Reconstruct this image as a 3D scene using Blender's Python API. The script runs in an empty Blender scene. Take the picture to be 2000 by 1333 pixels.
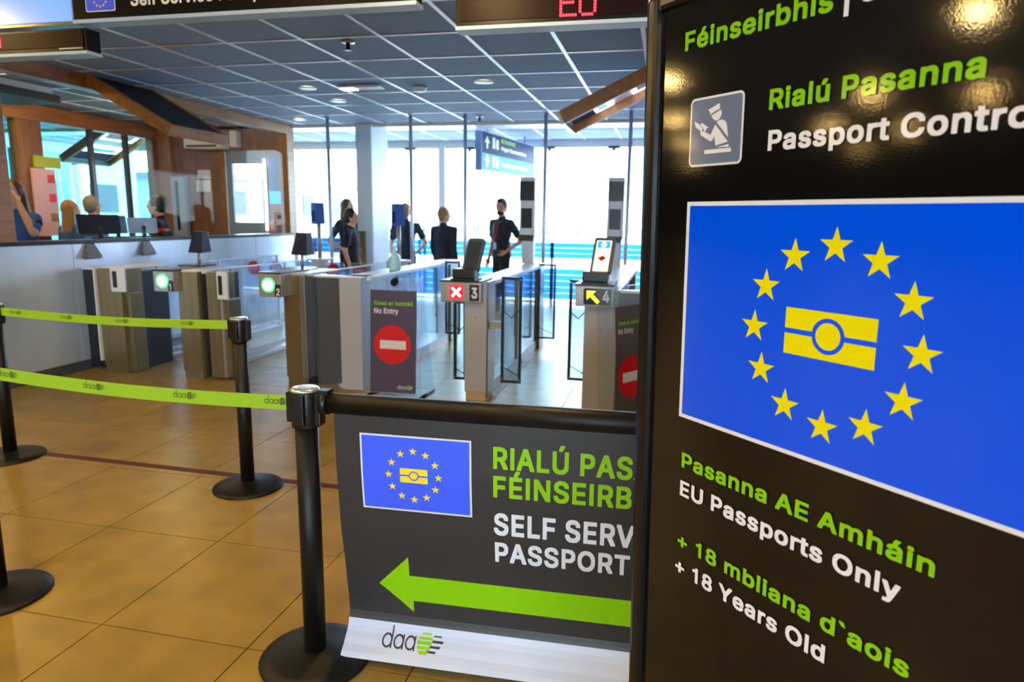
import bpy, bmesh, math, random
from mathutils import Vector, Matrix
random.seed(7)
sc = bpy.context.scene
COL = sc.collection
PI = math.pi

# ------------------------------------------------------------------ camera
H_EYE = 1.5
F_PX, PITCH, YAW, ROLL = 1336.0, 0.1777, -0.2195, 0.0142
fw = Vector((math.sin(YAW)*math.cos(PITCH), math.cos(YAW)*math.cos(PITCH), -math.sin(PITCH)))
r0 = Vector((math.cos(YAW), -math.sin(YAW), 0)); u0 = r0.cross(fw)
rr = math.cos(ROLL)*r0 + math.sin(ROLL)*u0
uu = -math.sin(ROLL)*r0 + math.cos(ROLL)*u0
cam = bpy.data.objects.new('camera', bpy.data.cameras.new('camera')); COL.objects.link(cam)
cam.matrix_world = Matrix(((rr.x, uu.x, -fw.x, 0), (rr.y, uu.y, -fw.y, 0), (rr.z, uu.z, -fw.z, H_EYE), (0, 0, 0, 1)))
cam.data.sensor_width = 36; cam.data.lens = F_PX/2000*36
cam.data.clip_start = 0.05; cam.data.clip_end = 2000
cam.data.dof.use_dof = True; cam.data.dof.focus_distance = 1.75; cam.data.dof.aperture_fstop = 4.5
sc.camera = cam

# ------------------------------------------------------------------ sky, exposure
wd = bpy.data.worlds.new('sky'); sc.world = wd; wd.use_nodes = True
wd.node_tree.nodes['Background'].inputs[0].default_value = (0.66, 0.85, 1.0, 1)
wd.node_tree.nodes['Background'].inputs[1].default_value = 11.0
sc.view_settings.view_transform = 'Standard'; sc.view_settings.look = 'None'
sc.view_settings.gamma = 1; sc.view_settings.use_curve_mapping = False
sc.view_settings.exposure = 0.9
sc.cycles.transparent_max_bounces = 24
LAMP_W = 22.0           # warm ceiling downlights of the hall
LAMP_E = 260.0

# ------------------------------------------------------------------ materials
def lin(c):
    return tuple(((v/255)/12.92 if v/255 <= .04045 else ((v/255+.055)/1.055)**2.4) for v in c)
MATS = {}
def M(name, rgb, rough=.5, metal=0., spec=.5, emit=0., noise=None, bump=None, streak=None, coat=0.):
    m = bpy.data.materials.new(name); m.use_nodes = True; nt = m.node_tree; b = nt.nodes['Principled BSDF']
    c = lin(rgb)
    b.inputs['Base Color'].default_value = (*c, 1); b.inputs['Roughness'].default_value = rough
    b.inputs['Metallic'].default_value = metal; b.inputs['Specular IOR Level'].default_value = spec
    if coat: b.inputs['Coat Weight'].default_value = coat; b.inputs['Coat Roughness'].default_value = .06
    if emit: b.inputs['Emission Color'].default_value = (*c, 1); b.inputs['Emission Strength'].default_value = emit
    geo = nt.nodes.new('ShaderNodeNewGeometry')
    if noise or streak:
        sc_, amt, det = (noise if noise else (streak[0], streak[1], 3))
        n = nt.nodes.new('ShaderNodeTexNoise'); n.inputs['Scale'].default_value = sc_; n.inputs['Detail'].default_value = det
        if streak:
            mp = nt.nodes.new('ShaderNodeMapping'); mp.inputs['Scale'].default_value = streak[2]
            nt.links.new(geo.outputs['Position'], mp.inputs['Vector']); nt.links.new(mp.outputs[0], n.inputs['Vector'])
        else: nt.links.new(geo.outputs['Position'], n.inputs['Vector'])
        rmp = nt.nodes.new('ShaderNodeValToRGB')
        rmp.color_ramp.elements[0].position = .3; rmp.color_ramp.elements[1].position = .7
        rmp.color_ramp.elements[0].color = (*[x*(1-amt) for x in c], 1); rmp.color_ramp.elements[1].color = (*[min(1, x*(1+amt*.6)) for x in c], 1)
        nt.links.new(n.outputs['Fac'], rmp.inputs[0]); nt.links.new(rmp.outputs[0], b.inputs['Base Color'])
    if bump:
        n2 = nt.nodes.new('ShaderNodeTexNoise'); n2.inputs['Scale'].default_value = bump[0]; n2.inputs['Detail'].default_value = 2
        nt.links.new(geo.outputs['Position'], n2.inputs['Vector'])
        bp = nt.nodes.new('ShaderNodeBump'); bp.inputs['Strength'].default_value = bump[1]; bp.inputs['Distance'].default_value = bump[2]
        nt.links.new(n2.outputs['Fac'], bp.inputs['Height']); nt.links.new(bp.outputs[0], b.inputs['Normal'])
        if coat: nt.links.new(bp.outputs[0], b.inputs['Coat Normal'])
    MATS[name] = m; return m
def GL(name, tint=(1, 1, 1), ior=1.45, rough=.0, haze=0., hazec=(1, 1, 1), graze=.7):
    m = bpy.data.materials.new(name); m.use_nodes = True; nt = m.node_tree
    for n in list(nt.nodes):
        if n.type != 'OUTPUT_MATERIAL': nt.nodes.remove(n)
    out = nt.nodes['Material Output']
    t = nt.nodes.new('ShaderNodeBsdfTransparent'); t.inputs[0].default_value = (*tint, 1)
    g = nt.nodes.new('ShaderNodeBsdfGlossy'); g.inputs['Roughness'].default_value = rough
    lw = nt.nodes.new('ShaderNodeLayerWeight'); lw.inputs[0].default_value = .5
    pw = nt.nodes.new('ShaderNodeMath'); pw.operation = 'POWER'; pw.inputs[1].default_value = 4.5
    f = nt.nodes.new('ShaderNodeMath'); f.operation = 'MULTIPLY_ADD'; f.inputs[1].default_value = graze; f.inputs[2].default_value = ((ior-1)/(ior+1))**2
    nt.links.new(lw.outputs['Facing'], pw.inputs[0]); nt.links.new(pw.outputs[0], f.inputs[0])
    mx = nt.nodes.new('ShaderNodeMixShader'); nt.links.new(f.outputs[0], mx.inputs[0])
    src = t
    if haze:
        d = nt.nodes.new('ShaderNodeBsdfDiffuse'); d.inputs[0].default_value = (*hazec, 1)
        m2 = nt.nodes.new('ShaderNodeMixShader'); m2.inputs[0].default_value = haze
        nt.links.new(t.outputs[0], m2.inputs[1]); nt.links.new(d.outputs[0], m2.inputs[2]); src = m2
    nt.links.new(src.outputs[0], mx.inputs[1]); nt.links.new(g.outputs[0], mx.inputs[2]); nt.links.new(mx.outputs[0], out.inputs[0])
    return m
SB = (330, .055, .0008)     # orange-peel of the laminated sign film
m_floor = M('tan stone tile', (160, 132, 62), .33, spec=.34, noise=(5, .22, 6))
m_grout = M('brown grout', (70, 48, 26), .8)
m_ctile = M('grey mineral ceiling tile', (126, 148, 182), .9, noise=(60, .06, 2))
m_white = M('white painted metal', (225, 228, 232), .35)
m_wallp = M('pale wall paint', (196, 198, 200), .7)
m_dwall = M('dark hall wall', (58, 50, 46), .7)
m_steel = M('brushed steel', (172, 168, 164), .32, metal=.45, streak=(2, .12, (30, 30, .6)))
m_bronze = M('bronze brushed steel', (132, 116, 86), .28, metal=.6, streak=(2, .15, (30, 30, .6)))
m_panel = M('satin steel wall panel', (214, 226, 242), .24, metal=.4, streak=(1.3, .25, (1.2, 1.2, .25)))
m_dark = M('dark glossy panel', (30, 34, 42), .3, spec=.3)
m_dgrey = M('dark grey panel', (76, 78, 84), .35)
m_disp = M('grey display casing', (96, 100, 104), .4)
m_off = M('blank display glass', (62, 66, 72), .35)
m_greyp = M('grey lacquered pedestal', (172, 173, 182), .35)
m_black = M('satin black plastic', (14, 14, 15), .38)
m_blackm = M('black powder coat', (11, 11, 12), .46, spec=.35, bump=(300, .12, .0004))
m_frame = M('black anodised frame', (18, 18, 20), .25)
m_navy = M('navy device casing', (26, 34, 58), .35)
m_camb = M('blue camera casing', (60, 104, 186), .35)
m_silver = M('silver cap', (210, 214, 216), .22, metal=.7)
m_wood = M('warm oak', (152, 98, 46), .45, streak=(3, .3, (6, .8, 6)))
m_tan = M('tan foot panel', (186, 162, 114), .4)
m_woodp = M('oak veneer panel', (130, 90, 58), .5, streak=(3, .25, (7, 7, .7)))
m_lime = M('lime webbing', (146, 188, 34), .55)
m_limep = M('lime print', (140, 204, 10), .3)
m_wtext = M('white print', (226, 228, 236), .35)
m_signb = M('black sign laminate', (15, 15, 18), .07, bump=SB)
m_signblue = M('blue sign laminate', (0, 84, 252), .07, bump=SB)
m_signyel = M('yellow sign laminate', (240, 228, 2), .08, bump=SB)
m_signgrn = M('green sign laminate', (134, 200, 16), .08, bump=SB)
m_signwht = M('white sign laminate', (232, 232, 240), .08, bump=SB)
m_signgry = M('slate sign laminate', (108, 120, 148), .08, bump=SB)
m_ban = M('charcoal banner vinyl', (50, 48, 49), .42)
m_banw = M('white banner vinyl', (206, 214, 240), .45)
m_banblue = M('blue banner vinyl', (62, 96, 255), .45)
m_banyel = M('yellow banner vinyl', (250, 222, 40), .45)
m_ink = M('dark ink', (52, 50, 66), .5)
m_inkb = M('black ink', (50, 74, 16), .6)
m_red = M('red print', (214, 22, 34), .4)
m_purple = M('plum grey poster', (78, 70, 96), .4)
m_redtape = M('maroon floor tape', (84, 26, 14), .55)
m_glass = GL('clear glass', (.97, .99, .99))
m_acry = GL('acrylic sheet', (.93, .97, 1), 1.5, .02, .10, (.75, .86, 1))
m_gateg = GL('gate glass', (.80, .90, .94), 1.35, .02, .06, (.6, .8, .9))
m_frost = GL('frosted lane glass', (.70, .85, .92), 1.4, .1, .22, (.6, .8, .9))
m_boothg = GL('booth front glass', (.97, .99, .99), 1.09, graze=.3)
m_cyan = GL('cyan tinted facade glass', (.42, .95, 1.0), 1.5)
m_cyan2 = GL('pale cyan booth glass', (.72, .97, 1.0), 1.5)
m_wing = M('airport apron', (205, 206, 204), .9, noise=(.05, .1, 3))
m_tree = M('haze-paled far foliage', (128, 168, 150), .9, noise=(.6, .4, 4))  # foliage colour lightened toward cyan in place of distance haze
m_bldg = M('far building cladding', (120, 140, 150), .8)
m_lampon = M('warm lamp lens', (255, 206, 120), .4, emit=LAMP_E)
m_lampwarm = M('lit downlight lens', (255, 226, 170), .4, emit=12)
m_lampcool = M('cool lamp lens', (235, 246, 255), .4, emit=4)
m_led = M('red led', (255, 24, 40), .4, emit=6)
m_ledp = M('smoked led window', (26, 5, 5), .4, spec=.1)
m_green = M('green signal lens', (20, 230, 110), .3, emit=1.6)
m_greenw = M('green signal core', (190, 255, 225), .3, emit=5)
m_redlit = M('red signal field', (226, 20, 40), .3, emit=1.0)
m_yellit = M('yellow signal', (255, 240, 20), .3, emit=2.0)
m_whitelit = M('pale signal', (255, 240, 200), .3, emit=2.5)
m_screen = M('cream screen', (250, 232, 190), .2, emit=.9)
m_scrblue = M('blue screen', (40, 140, 250), .2, emit=.9)
m_boxlit = M('pale blue lightbox', (112, 160, 245), .3, emit=.4)
m_trim = M('aluminium trim tinted window blue', (168, 194, 224), .5)  # base colour carries the blue the metal would mirror from the windows
m_sigb = M('black sign cabinet', (8, 8, 10), .35, spec=.2)
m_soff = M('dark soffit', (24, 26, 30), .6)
m_hangtop = M('navy sign face', (34, 48, 92), .6, spec=.15)
m_hangglare = M('blue sign glare band', (84, 150, 240), .6, spec=.15, emit=.45)  # emission and lighter blue stand in for window glare low on the sign
m_skin = M('skin', (214, 160, 130), .55)
m_skin2 = M('olive skin', (190, 132, 100), .55)
m_uniform = M('navy uniform cloth', (26, 28, 46), .85)
m_uniform2 = M('dark uniform cloth', (34, 34, 48), .85)
m_trous = M('dark trousers', (20, 22, 34), .85)
m_bluesh = M('blue shirt cloth', (40, 84, 150), .85)
m_hairb = M('dark hair', (34, 26, 22), .5)
m_hairbr = M('brown hair', (86, 58, 40), .5)
m_hairbl = M('blond hair', (150, 112, 70), .5)
m_hairgr = M('grey hair', (120, 120, 122), .55)
m_shoe = M('black shoe leather', (16, 15, 15), .35)
m_eye = M('dark eye', (20, 16, 14), .3)
m_lip = M('lips', (170, 92, 84), .5)
m_lany = M('red lanyard', (190, 30, 44), .6)
m_bluerail = GL('blue balustrade glass', (.10, .30, .52), 1.4)
m_pole = M('pale steel pole', (206, 216, 230), .38, metal=.7)
m_tower = M('grey tower casing', (216, 222, 226), .4)
m_bottle = M('pale translucent bottle', (190, 240, 245), .25)
m_paper = M('paper notice', (206, 212, 232), .6)
m_pink = M('pink notice board', (214, 178, 204), .6)
m_yelgr = M('yellow green sign face', (170, 190, 40), .5)
m_tv = M('blue poster face', (70, 110, 190), .3, noise=(6, .5, 3))
m_hood = M('warm grey hood', (98, 90, 88), .45)
m_laptop = M('silver laptop', (188, 196, 200), .3, metal=.5)

# ------------------------------------------------------------------ helpers
class MB:
    def __init__(s): s.v = []; s.f = []; s.sm = []
    def add(s, vs, fs, smooth=False):
        o = len(s.v); s.v += [Vector(v) for v in vs]
        for f in fs: s.f.append([i+o for i in f]); s.sm.append(smooth)
        return s
    def box(s, x0, x1, y0, y1, z0, z1):
        return s.add([(x0, y0, z0), (x1, y0, z0), (x1, y1, z0), (x0, y1, z0), (x0, y0, z1), (x1, y0, z1), (x1, y1, z1), (x0, y1, z1)],
                     [(0, 3, 2, 1), (4, 5, 6, 7), (0, 1, 5, 4), (1, 2, 6, 5), (2, 3, 7, 6), (3, 0, 4, 7)])
    def hexa(s, a, b):   # two quads of four points, bottom and top
        return s.add(list(a)+list(b), [(0, 3, 2, 1), (4, 5, 6, 7), (0, 1, 5, 4), (1, 2, 6, 5), (2, 3, 7, 6), (3, 0, 4, 7)])
    def fbox(s, fr, a0, a1, b0, b1, n0, n1):   # box in a frame (O,U,V,N)
        O, U, V, N = fr
        P = lambda a, b, n: O+U*a+V*b+N*n
        return s.hexa([P(a0, b0, n0), P(a1, b0, n0), P(a1, b1, n0), P(a0, b1, n0)], [P(a0, b0, n1), P(a1, b0, n1), P(a1, b1, n1), P(a0, b1, n1)])
    def tube(s, p, q, r, r2=None, n=16, cap=True):
        p, q = Vector(p), Vector(q); r2 = r if r2 is None else r2
        d = (q-p).normalized(); a = d.orthogonal().normalized(); b = d.cross(a)
        vs = []
        for (c, R) in ((p, r), (q, r2)):
            for i in range(n):
                t = 2*PI*i/n; vs.append(c+(a*math.cos(t)+b*math.sin(t))*R)
        s.add(vs, [(i, (i+1) % n, n+(i+1) % n, n+i) for i in range(n)], True)
        if cap: s.add(vs, [tuple(range(n))[::-1], tuple(range(n, 2*n))])
        return s
    def path(s, pts, r, n=10):
        for a, b in zip(pts[:-1], pts[1:]): s.tube(a, b, r, n=n)
        for p in pts[1:-1]: s.ball(p, (r, r, r), 8, 5)
        return s
    def lathe(s, prof, c=(0, 0, 0), n=32, smooth=True):
        c = Vector(c); k = len(prof); vs = []
        for (r, z) in prof:
            for i in range(n):
                t = 2*PI*i/n; vs.append(c+Vector((r*math.cos(t), r*math.sin(t), z)))
        fs = [(j*n+i, j*n+(i+1) % n, (j+1)*n+(i+1) % n, (j+1)*n+i) for j in range(k-1) for i in range(n)]
        s.add(vs, fs, smooth)
        s.add(vs[:n], [tuple(range(n))[::-1]]); s.add(vs[-n:], [tuple(range(n))])
        return s
    def ball(s, c, r, nu=16, nv=10, rot=None):
        c = Vector(c); vs = []
        for j in range(nv+1):
            t = PI*j/nv
            for i in range(nu):
                p = 2*PI*i/nu
                w = Vector((r[0]*math.sin(t)*math.cos(p), r[1]*math.sin(t)*math.sin(p), r[2]*math.cos(t)))
                if rot: w = rot @ w
                vs.append(c+w)
        s.add(vs, [(j*nu+i, (j+1)*nu+i, (j+1)*nu+(i+1) % nu, j*nu+(i+1) % nu) for j in range(nv) for i in range(nu)], True); return s
    def poly(s, fr, pts, lift, th=0.0):   # flat printed shape or thin plate in a frame
        O, U, V, N = fr
        n = len(pts); A = [O+U*a+V*b+N*(lift+th) for a, b in pts]
        if th == 0: return s.add(A, [tuple(range(n))])
        B = [O+U*a+V*b+N*lift for a, b in pts]
        return s.add(A+B, [tuple(range(n)), tuple(range(n, 2*n))[::-1]]+[(i, n+i, n+(i+1) % n, (i+1) % n) for i in range(n)])
    def mesh(s, name, off, bevel=0, post=None):
        me = bpy.data.meshes.new(name)
        vs = s.v
        if post: vs = [post(v.copy()) for v in vs]
        me.from_pydata([tuple(v-off) for v in vs], [], s.f)
        me.polygons.foreach_set('use_smooth', s.sm)
        bm = bmesh.new(); bm.from_mesh(me)
        bmesh.ops.remove_doubles(bm, verts=bm.verts, dist=1e-6)
        if bevel:
            es = [e for e in bm.edges if len(e.link_faces) == 2 and e.calc_face_angle(0) > .6]
            bmesh.ops.bevel(bm, geom=es, offset=bevel, segments=2, profile=.6, affect='EDGES', clamp_overlap=True)
        bm.to_mesh(me); bm.free(); return me
    def build(s, name, mat, parent=None, bevel=0, label=None, post=None):
        off = world_loc(parent)
        o = bpy.data.objects.new(name, s.mesh(name, off, bevel, post)); COL.objects.link(o)
        o.data.materials.append(mat)
        if parent: o.parent = parent
        if label: o['label'] = label
        return o
def world_loc(o):
    p = Vector((0, 0, 0))
    while o: p = p+o.location; o = o.parent
    return p
def thing(name, label, cat, loc=(0, 0, 0), group=None):
    o = bpy.data.objects.new(name, None); COL.objects.link(o); o.location = loc; o.empty_display_size = .1
    o['label'] = label; o['category'] = cat
    if group: o['group'] = group
    return o
def tag(o, label, cat, group=None):
    o['label'] = label; o['category'] = cat
    if group: o['group'] = group
    return o
def struct(o): o['kind'] = 'structure'; return o
def sroot(name, loc=(0, 0, 0)):
    o = bpy.data.objects.new(name, None); COL.objects.link(o); o.location = loc; o['kind'] = 'structure'; return o
def dup(root, loc, label=None, rotz=0):
    r = root.copy(); COL.objects.link(r); r.location = loc; r.rotation_euler = (0, 0, rotz)
    if label: r['label'] = label
    for ch in list(root.children):
        c = ch.copy(); COL.objects.link(c); c.parent = r
        for g in list(ch.children):
            d = g.copy(); COL.objects.link(d); d.parent = c
    return r
def rect(a0, a1, b0, b1): return [(a0, b0), (a1, b0), (a1, b1), (a0, b1)]
def circ(cx, cy, r, n=32, ry=None): return [(cx+r*math.cos(2*PI*i/n), cy+(ry or r)*math.sin(2*PI*i/n)) for i in range(n)]
def rrect(a0, a1, b0, b1, r, n=6):
    P = []
    for (cx, cy, t0) in ((a1-r, b1-r, 0), (a0+r, b1-r, 90), (a0+r, b0+r, 180), (a1-r, b0+r, 270)):
        for i in range(n+1):
            t = math.radians(t0+90*i/n); P.append((cx+r*math.cos(t), cy+r*math.sin(t)))
    return P
def star(cx, cy, R):
    return [(cx+(R if i % 2 == 0 else R*.385)*math.sin(PI*i/5), cy+(R if i % 2 == 0 else R*.385)*math.cos(PI*i/5)) for i in range(10)]
def arc_ring(cx, cy, R, r, t0=0, t1=360, n=36):
    Q = []
    for i in range(n):
        a, b = math.radians(t0+(t1-t0)*i/n), math.radians(t0+(t1-t0)*(i+1)/n)
        Q.append([(cx+r*math.cos(a), cy+r*math.sin(a)), (cx+R*math.cos(a), cy+R*math.sin(a)), (cx+R*math.cos(b), cy+R*math.sin(b)), (cx+r*math.cos(b), cy+r*math.sin(b))])
    return Q
def prints(name, fr, polys, mat, lift, parent, post=None, th=0., label=None):
    m = MB()
    for p in polys: m.poly(fr, p, lift, th)
    return m.build(name, mat, parent, label=label, post=post)
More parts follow.
